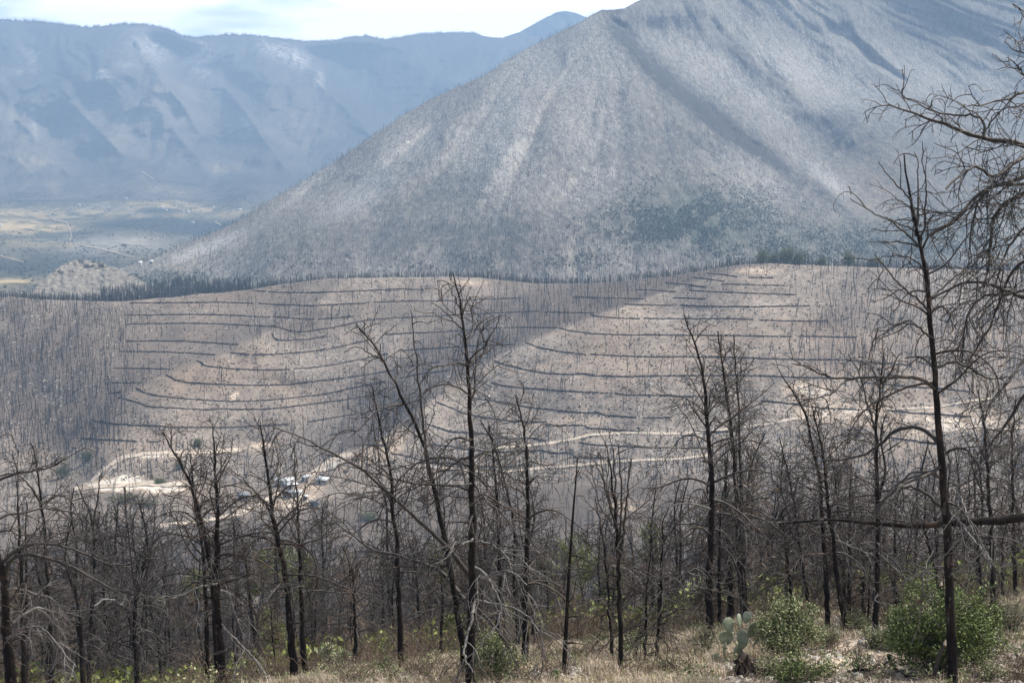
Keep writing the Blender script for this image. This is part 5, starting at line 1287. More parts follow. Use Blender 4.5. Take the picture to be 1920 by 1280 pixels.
# dark trees round the knoll
u = np.concatenate([r.uniform(-60, 210, 900), r.uniform(190, 470, 1500)]); 
Y = np.concatenate([r.uniform(1060, 1230, 900), r.uniform(1080, 1300, 1500)])
v = np.concatenate([r.uniform(562, 592, 900), 545 + 30 * r.random(1500) - 22 * smooth(u[900:], 230, 330) * r.random(1500)])
stamp('ridge_woods', [tiny_tree(80 + i, 9.0, 22, .2, .13, 2.1) for i in range(4)], pt(u, v, Y), r.uniform(.35, .8, len(u)), r, M_FARTREE, 'dark scorched wood in the dip behind the left crest', 'forest')
u = r.normal(0, 1, 500); v = r.normal(0, 1, 500)
# trees and brush on the flat valley behind
u = r.uniform(-60, 480, 7000); v = r.uniform(352, 540, 7000)
k = r.random(7000) < np.clip(.15 + .5 * (vnoise(u / 30., v / 8., 97) > 0) - blobs(u, v, [(60, 422, 90, 14, 0, .8), (230, 455, 80, 14, 0, .4), (20, 530, 50, 8, 0, 1)]), 0, 1)
u, v = u[k], v[k]
stamp('valley_shrubs', [leaf_clump(90 + i, 7, 1.7, 1.1, 2.4) for i in range(4)], far_pt(u, v), r.uniform(.5, 1.3, len(u)), r, M_MTG, 'scattered trees on the far valley floor', 'trees')

# ------------------------------------------------------------ roads and tracks
M_ROAD = NT('pale_dirt_road', 0.95, 0.1)
M_ROAD.color(M_ROAD.ramp(M_ROAD.noise(0.25, 4, 0.7), [(0.35, (0.34, 0.28, 0.22)), (0.6, (0.56, 0.48, 0.40))])); M_ROAD = M_ROAD.m
def ribbon(name, pts, wpx, fn, lift, mat, seed=0):
    rr = np.random.default_rng(seed)
    L, tot = resample(np.array(pts, float), max(int(np.hypot(*(np.diff(np.array(pts, float), axis=0).sum(0))) / 3), 10))
    n = len(L); w = wpx * (1 + .25 * vnoise(np.arange(n) / 4.0, seed + .5, 3))
    T = norm(np.gradient(L, axis=0)); N = np.stack([-T[:, 1], T[:, 0]], -1)
    rows_ = []
    for s in (-1, -.5, 0, .5, 1):
        q = L + N * (w * s * .5)[:, None]
        rows_.append(fn(q[:, 0], q[:, 1]) + np.array([0, -lift * .4, lift]))
    V = np.stack(rows_, 0)
    o = link(name, mesh_from(name, V.reshape(-1, 3), Q=grid_faces(5, n)), mat); tag(o, kind='structure')
    return o
sv = lambda u, v: np.array([surf(a, b) for a, b in zip(np.atleast_1d(u), np.atleast_1d(v))])
ribbon('dirt_road', z4([(860, 1080), (1000, 1070), (1150, 1056), (1300, 1032), (1400, 1006), (1600, 994), (1800, 998), (1920, 1000)]) + z5([(120, 985), (300, 970), (490, 942), (620, 916), (790, 904)]), 4.5, sv, .25, M_ROAD, 1)
ribbon('dirt_road', z4([(500, 1182), (700, 1212), (900, 1217), (1100, 1195), (1300, 1180), (1500, 1162), (1700, 1147), (1900, 1142)]) + z5([(150, 1120)]), 4.5, sv, .25, M_ROAD, 2)
ribbon('dirt_road', z5([(1000, 872), (1200, 860), (1400, 855), (1600, 820), (1750, 800)]), 4, sv, .25, M_ROAD, 3)
ribbon('dirt_road', z5([(1280, 995), (1400, 972), (1500, 985), (1650, 955), (1800, 975), (2000, 950)]), 5, sv, .25, M_ROAD, 4)
ribbon('dirt_road', z3([(500, 1290), (560, 1220), (620, 1175), (700, 1130), (800, 1113), (1000, 1105), (1150, 1103), (1350, 1090)]), 6.5, sv, .25, M_ROAD, 5)
ribbon('dirt_road', z6([(900, 378), (1000, 366), (1150, 350), (1250, 330), (1350, 310), (1420, 275), (1480, 240), (1550, 200), (1640, 190)]), 6, sv, .25, M_ROAD, 6)
ribbon('dirt_road', z6([(1700, 130), (1760, 80), (1830, 30), (1900, -5), (1990, -30)]) , 7, sv, .25, M_ROAD, 7)
ribbon('dirt_road', [(140, 917), (172, 912), (200, 911), (240, 910), (275, 907), (325, 911)], 7, sv, .3, M_ROAD, 8)
f2 = lambda u, v: far_pt(u, v)
M_ROADF = NT('far_dirt_road', 0.95, 0.1).color((0.42, 0.34, 0.25)).m
zz = lambda L: [(x / 4.0, 300 + y / 4.0) for x, y in L]
ribbon('dirt_road', zz([(445, 372), (385, 388), (368, 410), (375, 435), (410, 458), (480, 468), (520, 478), (512, 520), (535, 545), (542, 595), (520, 612)]), 1.5, f2, 2.5, M_ROADF, 9)
ribbon('dirt_road', zz([(600, 640), (700, 660), (800, 682), (870, 700), (920, 712), (950, 725), (1010, 733)]), 1.1, f2, 2.0, M_ROADF, 10)
ribbon('dirt_road', zz([(0, 722), (60, 742), (110, 755), (180, 775)]), 1.1, f2, 2.0, M_ROADF, 11)
ribbon('dirt_road', zz([(1060, 90), (1100, 115), (1150, 150)]), 1.5, f2, 3.0, M_ROADF, 12)
ribbon('dirt_road', zz([(1615, 468), (1660, 495)]), 2.0, f2, 2.0, M_ROADF, 13)
# ------------------------------------------------------------ houses
M_TIN = NT('tin_roof', 0.7, 0.3); M_TIN.color(M_TIN.ramp(M_TIN.noise(1.5, 3, .6), [(0.3, (0.50, 0.52, 0.54)), (0.7, (0.74, 0.75, 0.76))])); M_TIN = M_TIN.m
M_WALL = NT('plaster_wall', 0.9, 0.1).color((0.34, 0.31, 0.28)).m
M_WHITE = NT('white_wall', 0.9, 0.1).color((0.72, 0.72, 0.70)).m
M_BLUEW = NT('blue_wall', 0.8, 0.2).color((0.17, 0.18, 0.20)).m
M_DOOR = NT('dark_opening', 0.8, 0.2).color((0.03, 0.028, 0.026)).m
M_TILE = NT('rust_roof', 0.8, 0.2).color((0.42, 0.22, 0.12)).m
def house(P, L, W, H, rz, rise, wall, roof, label, cat='house', group=None, shed=False, nwin=2):
    root = bpy.data.objects.new('shed' if shed else 'house', None); COL.objects.link(root)
    root.location = P; root.rotation_euler = (0, 0, rz)
    def quadmesh(name, V, Q, mat):
        return link(name, mesh_from(name, V, Q=Q, smooth_shade=False), mat, root)
    x, y = L / 2, W / 2; b = -1.5
    hl = H + (rise if not shed else 0)
    if shed: zt = lambda yy: H + rise * (yy + y) / W
    else: zt = lambda yy: H + rise * (1 - abs(yy) / y)
    V = []; Q = []
    for xx in (-x, x):
        for yy in (-y, 0, y):
            V += [(xx, yy, b), (xx, yy, zt(yy))]
    Q = [(0, 2, 3, 1), (2, 4, 5, 3), (6, 7, 9, 8), (8, 9, 11, 10), (0, 1, 7, 6), (4, 10, 11, 5)]
    quadmesh('wall', V, Q, wall)
    ov = .35; V = []; 
    ys = (-y - ov, 0, y + ov)
    for dz in (.04, .16):
        for xx in (-x - ov, x + ov):
            for yy in ys:
                zz_ = (H + rise * (yy + y) / W) if shed else (H + rise * (1 - abs(yy) / y))
                V.append((xx, yy, zz_ + dz))
    Q = [(0, 3, 4, 1), (1, 4, 5, 2), (6, 7, 10, 9), (7, 8, 11, 10), (0, 6, 9, 3), (2, 5, 11, 8), (0, 1, 7, 6), (1, 2, 8, 7), (3, 9, 10, 4), (4, 10, 11, 5)]
    quadmesh('roof', V, Q, roof)
    def box(name, cx, cz, w, h, mat):
        V = [(cx - w / 2, -y - .05, cz - h / 2), (cx + w / 2, -y - .05, cz - h / 2), (cx + w / 2, -y - .05, cz + h / 2), (cx - w / 2, -y - .05, cz + h / 2),
             (cx - w / 2, -y + .05, cz - h / 2), (cx + w / 2, -y + .05, cz - h / 2), (cx + w / 2, -y + .05, cz + h / 2), (cx - w / 2, -y + .05, cz + h / 2)]
        quadmesh(name, V, [(0, 1, 2, 3), (0, 4, 5, 1), (1, 5, 6, 2), (2, 6, 7, 3), (3, 7, 4, 0)], mat)
    box('door', -L * .18, 1.0, .95, 2.0, M_DOOR)
    for k in range(nwin):
        box('window', L * (.1 + .24 * k), 1.45, .8, .8, M_DOOR)
    tag(root, label, cat, group)
    return root
G_H = 'tin-roofed houses by the valley track'
house(surf(536, 909), 6.6, 4.2, 2.3, .25, 1.0, M_WALL, M_TIN, 'largest tin-roofed house of the little valley farm', 'house', G_H)
house(surf(524, 909), 3.0, 2.6, 2.1, .25, .5, M_WALL, M_TIN, 'small tin shed touching the left side of the largest farm roof', 'shed', G_H, shed=True, nwin=0)
house(surf(545, 916), 5.0, 3.0, 2.1, .5, .5, M_WALL, M_TIN, 'tin-roofed shed just below the largest farm roof', 'shed', G_H, shed=True, nwin=1)
house(surf(574, 902), 2.8, 2.6, 2.0, -.7, .5, M_WALL, M_TIN, 'tiny white hut standing alone between the two bigger tin roofs', 'shed', G_H, shed=True, nwin=0)
house(surf(608, 906), 5.4, 4.0, 2.2, -.55, .9, M_WALL, M_TIN, 'tin-roofed house on the right end of the little farm', 'house', G_H)
house(surf(538, 930), 3.6, 2.4, 1.9, .1, .3, M_BLUEW, M_TILE if False else M_BLUEW, 'dull blue-grey shed in front of the little farm', 'shed', G_H, shed=True, nwin=0)
house(surf(556, 930), 4.0, 2.6, 2.0, .1, .35, M_WHITE, M_TIN, 'low white shed with a bright roof in front of the little farm', 'shed', G_H, shed=True, nwin=1)
house(surf(572, 937), 1.8, 1.6, 1.6, .1, .2, M_BLUEW, M_TIN, 'tiny white-topped blue hut below the farm', 'shed', G_H, shed=True, nwin=0)
house(surf(590, 948), 3.4, 2.2, 1.6, -.2, .3, M_BLUEW, M_BLUEW, 'flat blue-grey shed lowest of the farm buildings', 'shed', G_H, shed=True, nwin=0)
house(surf(456, 936), 4.4, 3.0, 2.2, .1, .4, M_BLUEW, M_BLUEW, 'pale blue shed beside the track left of the farm', 'shed', G_H, shed=True, nwin=1)
FH = [(304, 391, 13, 'white house left in the far hamlet'), (330, 387, 8, 'small white house above the middle of the far hamlet'), (352, 399, 14, 'long pale house at the right of the far hamlet'), (344, 399, 6, 'tiny house touching the long pale one of the far hamlet'),
      (401, 391, 8, 'white house among the fields right of the far hamlet'), (450, 395, 12, 'white house beside the mountain foot in the far valley'), (149, 386, 8, 'white house above the bend of the far ochre road'), (202, 391, 10, 'pale house on the far fields left of the hamlet'),
      (237, 374, 8, 'farthest white house under the foot of the blue range'), (255, 493, 6, 'white hut at the lower end of the mountain shoulder'), (276, 491, 6, 'ochre hut at the lower end of the mountain shoulder'), (1, 424, 9, 'white house in the ochre fields at the left edge'), (362, 419, 8, 'flat pale house below the far hamlet'), (312, 396, 6, 'low hut in front of the far hamlet')]
for k, (u_, v_, L_, lab) in enumerate(FH):
    P = (mt_pt(np.array([u_ + 8.0]), np.array([v_ + 4.0]))[0] if v_ > 480 and u_ > 250 else far_pt(np.array([float(u_)]), np.array([float(v_)]))[0])
    sc_h = .72 if v_ < 480 else .6
    house(P + np.array([0, 0, .5]), L_ * sc_h, L_ * .55 * sc_h, 4.0 * sc_h, r.uniform(-.4, .4), 1.5, M_WHITE if k != 10 else M_WALL, M_TIN if k % 3 else M_WHITE, lab, 'house', 'houses of the far valley')
# ------------------------------------------------------------ leaf-covered plants
def leaf_mat(name, a, b, c):
    m = NT(name, 0.55, 0.3)
    m.color(m.ramp(m.island(), [(0.0, a), (0.55, b), (1.0, c)])); return m.m
M_LEAF = leaf_mat('oak_leaves', (0.038, 0.060, 0.015), (0.110, 0.158, 0.040), (0.24, 0.29, 0.10))
M_LEAF2 = leaf_mat('pale_bush_leaves', (0.062, 0.095, 0.028), (0.165, 0.215, 0.078), (0.50, 0.46, 0.31))
M_LEAFO = leaf_mat('olive_leaves', (0.06, 0.085, 0.014), (0.14, 0.175, 0.032), (0.24, 0.26, 0.06))
M_HERB = leaf_mat('grey_herb_leaves', (0.15, 0.17, 0.09), (0.31, 0.31, 0.18), (0.52, 0.46, 0.33))

def leaves(C, n, spread, size, r, upw=.3):
    """n leaf quads round each centre C (m,3)."""
    m = len(C)
    c = np.repeat(C, n, 0) + r.normal(size=(m * n, 3)) * spread
    a = norm(r.normal(size=(m * n, 3))); b = norm(np.cross(a, r.normal(size=(m * n, 3)) + np.array([0, 0, upw])))
    s = size * r.uniform(.5, 1.2, (m * n, 1))
    V = np.stack([c - a * s, c - b * s * .45, c + a * s, c + b * s * .45], 1)
    return V.reshape(-1, 3), np.arange(m * n * 4).reshape(-1, 4)

def bush(P, w, h, nst, nleaf, size, mat, label, seed, name='green_bush', cat='bush', group=None, stemr=.012, low=0.0, spread=.07):
    """a bush: stems fanning from the root, leaves in clumps along and at the end of the shoots."""
    r = np.random.default_rng(3000 + seed)
    root = bpy.data.objects.new(name, None); COL.objects.link(root); root.location = P
    P = np.asarray(P, float)
    az = r.uniform(0, 6.28, nst); t = np.sqrt(r.uniform(0, 1, nst))
    el = np.arctan2(h * np.sqrt(np.clip(1 - (t * .93) ** 2, .03, 1)), np.maximum(t * w / 2, .01))
    tip = np.stack([np.cos(az) * t * w / 2, np.sin(az) * t * w / 2 * .8, h * np.sqrt(np.clip(1 - (t * .95) ** 2, .05, 1)) * r.uniform(.5, 1.15, nst)], -1)
    S = np.stack([r.normal(0, w * .08, nst), r.normal(0, w * .06, nst), np.zeros(nst)], -1)
    Ls = np.linalg.norm(tip - S, axis=1)
    C = grow(S, (tip - S) + np.array([0, 0, .25]) * Ls[:, None], Ls * 1.03, 6, -.25, .05, r)
    tb = Tubes(); tb.add(C, radii(np.full(nst, stemr), np.full(nst, stemr * .35), 7), 3)
    C2, L2, s2 = sprout(C, Ls, r, .16, .14, .42 * max(h, .6), math.radians(50), (-.3, .5), .12, 3, t0=.35, taper=.2)
    tb.add(C2, radii(np.full(len(C2), stemr * .5), np.full(len(C2), stemr * .2), 4), 3)
    tb.build('stems', M_LIMB, root)
    tt = r.uniform(.35, 1, (len(C2), 3)); cp, _ = along(C2, tt)
    cp = cp.reshape(-1, 3); cp = cp[cp[:, 2] > low]
    # uneven density: whole sprays left thin so light and dark lumps form
    keep = vnoise(cp[:, 0] * 4.2 / max(w, .5) * 2, cp[:, 2] * 4.3 + cp[:, 1] * 3, seed) > -.34
    cp = cp[keep]
    per = max(1, int(nleaf / max(len(cp), 1)))
    V, Q = leaves(cp, per, spread, size, r)
    link('foliage', mesh_from('foliage', V, Q=Q, smooth_shade=False), mat, root)
    tag(root, label, cat, group)
    return root
def bank(u, v): 
    Y = near_find(u, v); return near_pt(np.array([float(u)]), np.array([Y]))[0]

bush(bank(1762, 1262), 2.15, 1.55, 95, 30000, .031, M_LEAF, 'large dense dark green bush wrapped round the nearest tall pine', 1)
bush(bank(1835, 1232), 1.1, 1.25, 46, 9000, .031, M_LEAF, 'green bush forming the right shoulder of the large dark green one', 2)
bush(bank(1690, 1215), .9, .8, 34, 5500, .031, M_LEAF, 'lower green bush at the left flank of the large dark green one', 21)
bush(bank(1478, 1232), 1.55, 1.12, 85, 15000, .032, M_LEAF2, 'rounded pale-tipped green bush right of the prickly pear', 3)
bush(bank(920, 1276), .95, .95, 44, 8000, .030, M_LEAF2, 'light green bush at the foot of the tallest central pine', 4)
bush(bank(965, 1262), .6, .5, 20, 1500, .024, M_LEAF2, 'small sparse green bush under the stout pine right of centre', 5)
bush(bank(1500, 1279), 1.2, .40, 40, 3000, .028, M_LEAF, 'low leafy plant along the bottom edge below the rounded bush', 6)
bush(bank(1442, 1266), .8, .38, 40, 2400, .022, M_HERB, 'grey-green herb patch between the stump and the rounded bush', 7)
bush(bank(1322, 1225), .9, .6, 40, 2000, .020, M_HERB, 'grey-green herb left of the prickly pear', 8)
bush(bank(1635, 1215), .7, .5, 26, 1500, .024, M_LEAF2, 'small green bush between the earth mound and the big bush', 9)
bush(bank(1610, 1178), 1.0, .45, 30, 2200, .024, M_LEAF2, 'low green plant at the brow behind the earth mound', 10)
bush(bank(1608, 1262), .55, .55, 24, 450, .020, M_HERB, 'thin see-through herb beside the fallen log', 11)
bush(bank(1120, 1215), 1.4, .35, 50, 2600, .024, M_LEAF2, 'sparse green ground plant beside the branchless leaning pole', 12)
bush(bank(1190, 1220), .9, .40, 40, 1700, .024, M_LEAF2, 'sparse green plant right of the fan-shaped pine', 13)
bush(bank(1860, 1275), .8, .3, 24, 900, .024, M_LEAF2, 'low green sprigs among the stones at the bottom right', 14)
bush(bank(1893, 1195), 1.2, 1.15, 110, 5200, .016, M_HERB, 'tall feathery pale herb at the right edge', 15, stemr=.006)
bush(bank(1860, 1190), .6, .7, 40, 1300, .018, M_LEAF2, 'small light green sprigs in front of the feathery herb', 16)
bush(bank(640, 1272), 1.3, .30, 50, 1800, .024, M_HERB, 'grey-green ground plant below the two yuccas', 17)
bush(bank(722, 1268), .7, .45, 26, 900, .024, M_LEAF2, 'small sparse bush left of the bent-tip pine', 18)
bush(bank(1265, 1262), .9, .3, 40, 900, .020, M_HERB, 'low grey herb on the dry grass left of the cactus', 19)
bush(bank(1550, 1210), .7, .35, 26, 1300, .024, M_LEAF2, 'low green plant where the rounded bush meets the earth mound', 20)

# resprouting oaks down in the thicket
def oak(u, vtop, Y, wpx, hpx, label, mat=M_LEAFO, n=5000, seed=0, group=None):
    r = np.random.default_rng(4000 + seed)
    G = near_pt(np.array([float(u)]), np.array([float(Y)]))[0]
    px = Y / FPX; top = pt(u, vtop, Y)
    H = float(top[2] - G[2]); cw = wpx * px; ch = hpx * px
    root = bpy.data.objects.new('oak_tree', None); COL.objects.link(root); root.location = G
    tb = Tubes()
    tk = grow([[0, 0, -.3]], [[.05, 0, 1]], np.array([H - ch * .4]), 8, 0, .04, r)
    tb.add(tk, radii([.05 + H * .008], [.03], 9), 6); tb.build('trunk', M_TRUNK, root)
    cb = Tubes(); nb = 22
    S, _ = along(tk, np.sort(r.uniform(max(.0, 1 - 1.1 * ch / H), 1, nb))[None]); S = S[0]
    az = r.uniform(0, 6.28, nb); D = np.stack([np.cos(az), np.sin(az), r.uniform(.2, 1.4, nb)], -1)
    L = r.uniform(.5, 1.0, nb) * cw * .5
    C = grow(S, D, L, 5, .3, .12, r); cb.add(C, radii(np.full(nb, .03), np.full(nb, .012), 6), 3)
    C2, L2, _ = sprout(C, L, r, .22, .2, .7, .9, (-.4, .6), .12, 3)
    cb.add(C2, radii(np.full(len(C2), .012), np.full(len(C2), .006), 4), 3)
    cb.build('branches', M_TWIG, root)
    cp, _ = along(C2, r.uniform(.3, 1, (len(C2), 2))); cp = cp.reshape(-1, 3)
    keep = vnoise(cp[:, 0] * 1.7, cp[:, 2] * 2.0, seed) > -.25
    cp = cp[keep]
    V, Q = leaves(cp, max(1, n // len(cp)), .16, .075 * max(1, Y / 100), r)
    link('foliage', mesh_from('foliage', V, Q=Q, smooth_shade=False), mat, root)
    tag(root, label, 'tree', group); return root
OK_G = 'oaks resprouting green in the thicket'
for k, a in enumerate([(490, 1012, 95, 80, 80, 'resprouting green oak left of the left-leaning tall pine'), (535, 1020, 100, 70, 90, 'resprouting green oak between the two tall trunks below the farm'), (567, 990, 105, 60, 110, 'brightest resprouting green oak right of those two tall trunks'),
      (330, 1060, 120, 60, 40, 'faint green oak left of the three-stemmed clump'), (300, 1075, 100, 50, 40, 'small faint green oak farther left of the three-stemmed clump'), (796, 1020, 90, 70, 45, 'green oak left of the central pine pair'),
      (1098, 988, 110, 110, 80, 'largest olive-green oak between the leaning pole and the fan-shaped pine'), (1120, 1050, 90, 90, 70, 'olive-green oak just behind the leaning pole'), (1040, 1020, 120, 60, 60, 'dim green oak left of the leaning pole'), (1030, 1155, 58, 30, 45, 'small yellow-green sprout right of the stout pine'),
      (1440, 1080, 85, 70, 70, 'green oak above the rounded bush'), (1425, 1110, 75, 50, 50, 'lower green oak above the prickly pear'), (1510, 1068, 90, 50, 50, 'green oak right above the rounded bush'), (850, 1140, 75, 36, 50, 'small green sprout behind the central pair'), (500, 1120, 80, 50, 50, 'low green oak beside the V-forked slender pine'),
      (1890, 1060, 70, 60, 70, 'green oak behind the right edge pines'), (1205, 975, 130, 70, 60, 'far green oak right of the fan-shaped pine')]):
    u_, vt, Y_, wp, hp, lab = a
    oak(u_, vt, Y_, wp, hp, lab, n=3600, seed=k, group=OK_G)
for k, (u_, v_, wp, hp, lab) in enumerate([(236, 943, 80, 20, 'wide olive bush below the white bare ground at the left'), (275, 950, 60, 16, 'olive bush joining the wide one below the white bare ground'), (118, 895, 36, 26, 'round olive tree left of the white bare ground'), (163, 865, 20, 24, 'small olive tree above the left end of the pale track'),
      (372, 838, 16, 18, 'olive tree over the left pale track'), (337, 880, 24, 18, 'olive tree under the left pale track'), (300, 905, 22, 12, 'dark bush in the white bare ground'), (690, 975, 40, 16, 'dull green bush right of the farm track')]):
    P = surf(u_, v_); px = P[1] / FPX
    bush(P, wp * px, hp * px, 46, 4200, .16, M_LEAFO, lab, 60 + k, name='olive_bush', cat='bush', group='olive bushes on the valley floor', stemr=.05, spread=.35)
# green crowns on the crest at the right
for k, (u_, top, w_) in enumerate([(1428, 468, 24), (1450, 474, 16), (1473, 464, 34), (1497, 471, 22), (1592, 474, 26), (1540, 480, 18), (1640, 480, 22)]):
    cvv = float(crest_v(np.array([float(u_)]))[0]); Yq = float(hill_Y(np.array([float(u_)]), np.array([cvv]))[0]) + 14
    px = Yq / FPX; P = pt(u_, cvv + 3, Yq)
    bush(P, w_ * px, (cvv + 3 - top) * px, 40, 1500, .28, M_LEAFO, ['rounded green tree at the left of the crest group', 'low green tree second in the crest group', 'largest green crown standing on the crest', 'green crown right beside the largest one on the crest', 'separate green crown on the crest toward the nearest pine', 'low green crown between the crest group and the separate one', 'last faint green crown on the crest before the nearest pine'][k],
         80 + k, name='green_tree', cat='tree', group='green crowns on the crest', stemr=.05, spread=.6)

# ------------------------------------------------------------ yuccas
M_YUC = NT('yucca_leaf', 0.5, 0.3); M_YUC.color(M_YUC.ramp(M_YUC.island(), [(0.0, (0.07, 0.12, 0.045)), (0.5, (0.20, 0.25, 0.12)), (0.75, (0.50, 0.45, 0.32)), (1.0, (0.62, 0.56, 0.42))])); M_YUC = M_YUC.m
def yucca(u, v, Y, rad, hgt, label, seed):
    r = np.random.default_rng(seed)
    G = near_pt(np.array([float(u)]), np.array([Y]))[0]; C = pt(u, v, Y)
    root = bpy.data.objects.new('yucca', None); COL.objects.link(root); root.location = G
    h = float(C[2] - G[2])
    t = Tubes(); t.add(np.array([[0, 0, -.1], [.01, 0, h * .5], [0, 0, h]]), np.array([.09, .075, .085]), 8); t.build('trunk', M_TRUNK, root)
    n = 170; az = r.uniform(0, 6.28, n); el = np.radians(r.uniform(-65, 88, n))
    D = np.stack([np.cos(az) * np.cos(el), np.sin(az) * np.cos(el), np.sin(el)], -1)
    S = np.array([0, 0, h]) + D * .04
    P = grow(S, D, rad * r.uniform(.8, 1.1, n), 4, -.25, .02, r)
    t = Tubes(); t.add(P, np.array([[.016, .020, .017, .011, .001]]).repeat(n, 0), 3); t.build('leaves', M_YUC, root)
    tag(root, label, 'yucca', 'yuccas at the brow')
yucca(617, 1222, 50.0, .33, .5, 'taller yucca with a pale star of stiff leaves', 1)
yucca(646, 1232, 50.5, .29, .4, 'lower yucca just right of the taller one', 2)

# ------------------------------------------------------------ prickly pears
M_PAD = NT('cactus_pad', 0.6, 0.3)
M_PAD.color(M_PAD.mix(M_PAD.ramp(M_PAD.voro(26), [(0.10, 1.0), (0.16, 0.0)]), M_PAD.ramp(M_PAD.noise(5, 3, .6), [(0.35, (0.17, 0.21, 0.14)), (0.65, (0.33, 0.37, 0.29))]), (0.42, 0.38, 0.28)))
M_PAD = M_PAD.m
M_PAD2 = NT('green_pad', 0.6, 0.3); M_PAD2.color(M_PAD2.ramp(M_PAD2.noise(5, 3, .6), [(0.35, (0.06, 0.12, 0.035)), (0.65, (0.12, 0.19, 0.07))])); M_PAD2 = M_PAD2.m
def cactus(pads, Y, label, mat=M_PAD):
    """pads: (u, v, half width px, half height px, tilt deg, yaw deg)"""
    px = Y / FPX; base = near_pt(np.array([float(pads[0][0])]), np.array([Y]))[0]
    root = bpy.data.objects.new('prickly_pear', None); COL.objects.link(root); root.location = base
    for k, (u, v, rw, rh, tilt, yaw) in enumerate(pads):
        dy = .05 * ((k * 37) % 5 - 2)
        c = pt(u, v, Y + dy) - base
        n, m = 14, 18; th = np.linspace(0, np.pi, n)[:, None]; ph = np.linspace(0, 2 * np.pi, m, endpoint=False)[None]
        x = np.sin(th) * np.cos(ph); z = np.cos(th) + 0 * ph; y = np.sin(th) * np.sin(ph)
        x = x * (1 + .22 * z)              # broader towards the top
        R = rw * px / .99; V = np.stack([x * R, np.sign(y) * np.abs(y) ** .8 * .022, z * rh * px], -1).reshape(-1, 3)
        a = math.radians(yaw); ca_, sa = math.cos(a), math.sin(a)
        V = V @ np.array([[ca_, sa, 0], [-sa, ca_, 0], [0, 0, 1]])
        t = math.radians(tilt); ct, st_ = math.cos(t), math.sin(t)
        V = V @ np.array([[ct, 0, -st_], [0, 1, 0], [st_, 0, ct]])
        V += c
        i = np.arange(n - 1)[:, None] * m + np.arange(m)[None]; j = np.arange(n - 1)[:, None] * m + (np.arange(m)[None] + 1) % m
        Q = np.stack([i, i + m, j + m, j], -1).reshape(-1, 4)
        link('pad', mesh_from('pad', V, Q=Q), mat, root)
        # spine tufts
        r = np.random.default_rng(k + int(u)); s = V[r.integers(m, len(V) - m, 22)]
        tb = Tubes(); D = norm(s - c) + r.normal(0, .5, s.shape); tb.add(grow(s, D, np.full(22, .03), 1, 0, 0, r), radii(np.full(22, .0016), np.full(22, .0006), 2), 3)
        tb.build('spines', M_PALE, root)
    tag(root, label, 'cactus', 'prickly pears'); return root
Yc0 = near_find(1370, 1238)
cactus([(1341, 1238, 12, 15, 0, 10), (1359, 1218, 12, 15, 4, 72), (1362, 1195, 15, 14, -10, 10), (1366, 1171, 12, 15, -20, 25), (1392, 1198, 14, 19, 4, -45), (1410, 1180, 13, 17, 20, 40), (1386, 1163, 9, 14, -10, 55), (1400, 1157, 9, 12, 16, -40), (1384, 1221, 12, 15, 0, 35), (1418, 1202, 9, 13, 34, 60)], Yc0, 'large grey-green prickly pear standing over the burnt stump')
Yc1 = near_find(1042, 1277)
cactus([(1044, 1277, 9, 13, 4, 20), (1041, 1263, 9, 9, -16, -10)], Yc1, 'single dark green prickly pear below the branchless pole', M_PAD2)
cactus([(694, 1268, 6, 7, 5, 0), (682, 1260, 5, 5, -20, 10), (674, 1272, 5, 6, 10, 40)], 44.0, 'small prickly pear left of the bent-tip pine')
cactus([(596, 1268, 5, 6, -5, 0), (588, 1274, 4, 5, 10, 30)], 46.0, 'small prickly pear left of the yuccas')
cactus([(1602, 1166, 6, 4, 70, 20), (1594, 1170, 5, 5, 10, -20)], 44.5, 'small prickly pear at the brow between the trunks')
cactus([(1137, 1236, 5, 6, 10, 20), (1131, 1240, 4, 4, -20, 0)], near_find(1137, 1243), 'small prickly pear left of the fan-shaped pine foot')

# ------------------------------------------------------------ stump, logs, sticks, stones
def stick(name, pts, w, label, cat, mat=M_TRUNK, sides=6, group=None, tip=.5, dy=0, tw=True):
    """a thing of one mesh lying on the bank: pts are (u, v, height above ground)."""
    P = []
    for k, (u, v, h) in enumerate(pts):
        g_ = bank(u, v); P.append(g_ + np.array([0, 0, h]))
    C, L = resample(np.array(P), 16)
    r = np.random.default_rng(int(pts[0][0])); C[1:-1] += r.normal(0, .012, (14, 3))
    t = Tubes(); t.add(C, radii([w], [w * tip], 16)[0] * (1 + .1 * r.normal(size=16)), sides)
    if tw:
        Cc, Lc, _ = sprout(C[None], np.array([L]), r, .35, .15, .5, .8, (-.3, .4), .1, 4); t.add(Cc, radii(np.full(len(Cc), w * .35), np.full(len(Cc), w * .12), 5), 3)
    o = t.build(name, mat); tag(o, label, cat, group); return o
stick('fallen_log', [(1590, 1262, .03), (1625, 1259, .06), (1665, 1250, .08)], .045, 'dark fallen log on pale soil left of the big green bush', 'log')
stick('curved_branch', [(1666, 1262, .38), (1669, 1264, .22), (1680, 1266, .08), (1700, 1268, .03), (1725, 1270, .03)], .04, 'black curved branch under the left edge of the big green bush', 'branch', tw=False)
stick('fallen_branch', [(1890, 1235, .03), (1905, 1232, .05), (1918, 1236, .04)], .03, 'grey stick on the soil at the right edge', 'branch', M_GREYLIMB)
stick('fallen_branch', [(1820, 1279, .03), (1850, 1272, .06), (1885, 1268, .05)], .03, 'pale stick lying at the bottom right corner', 'branch', M_GREYLIMB)
stick('fallen_branch', [(1420, 1246, .03), (1400, 1238, .1), (1385, 1234, .25)], .02, 'twisted grey root sticking out by the burnt stump', 'branch', M_GREYLIMB)
M_CREAM = NT('bleached_stem', 0.7, 0.2).color((0.56, 0.47, 0.36)).m
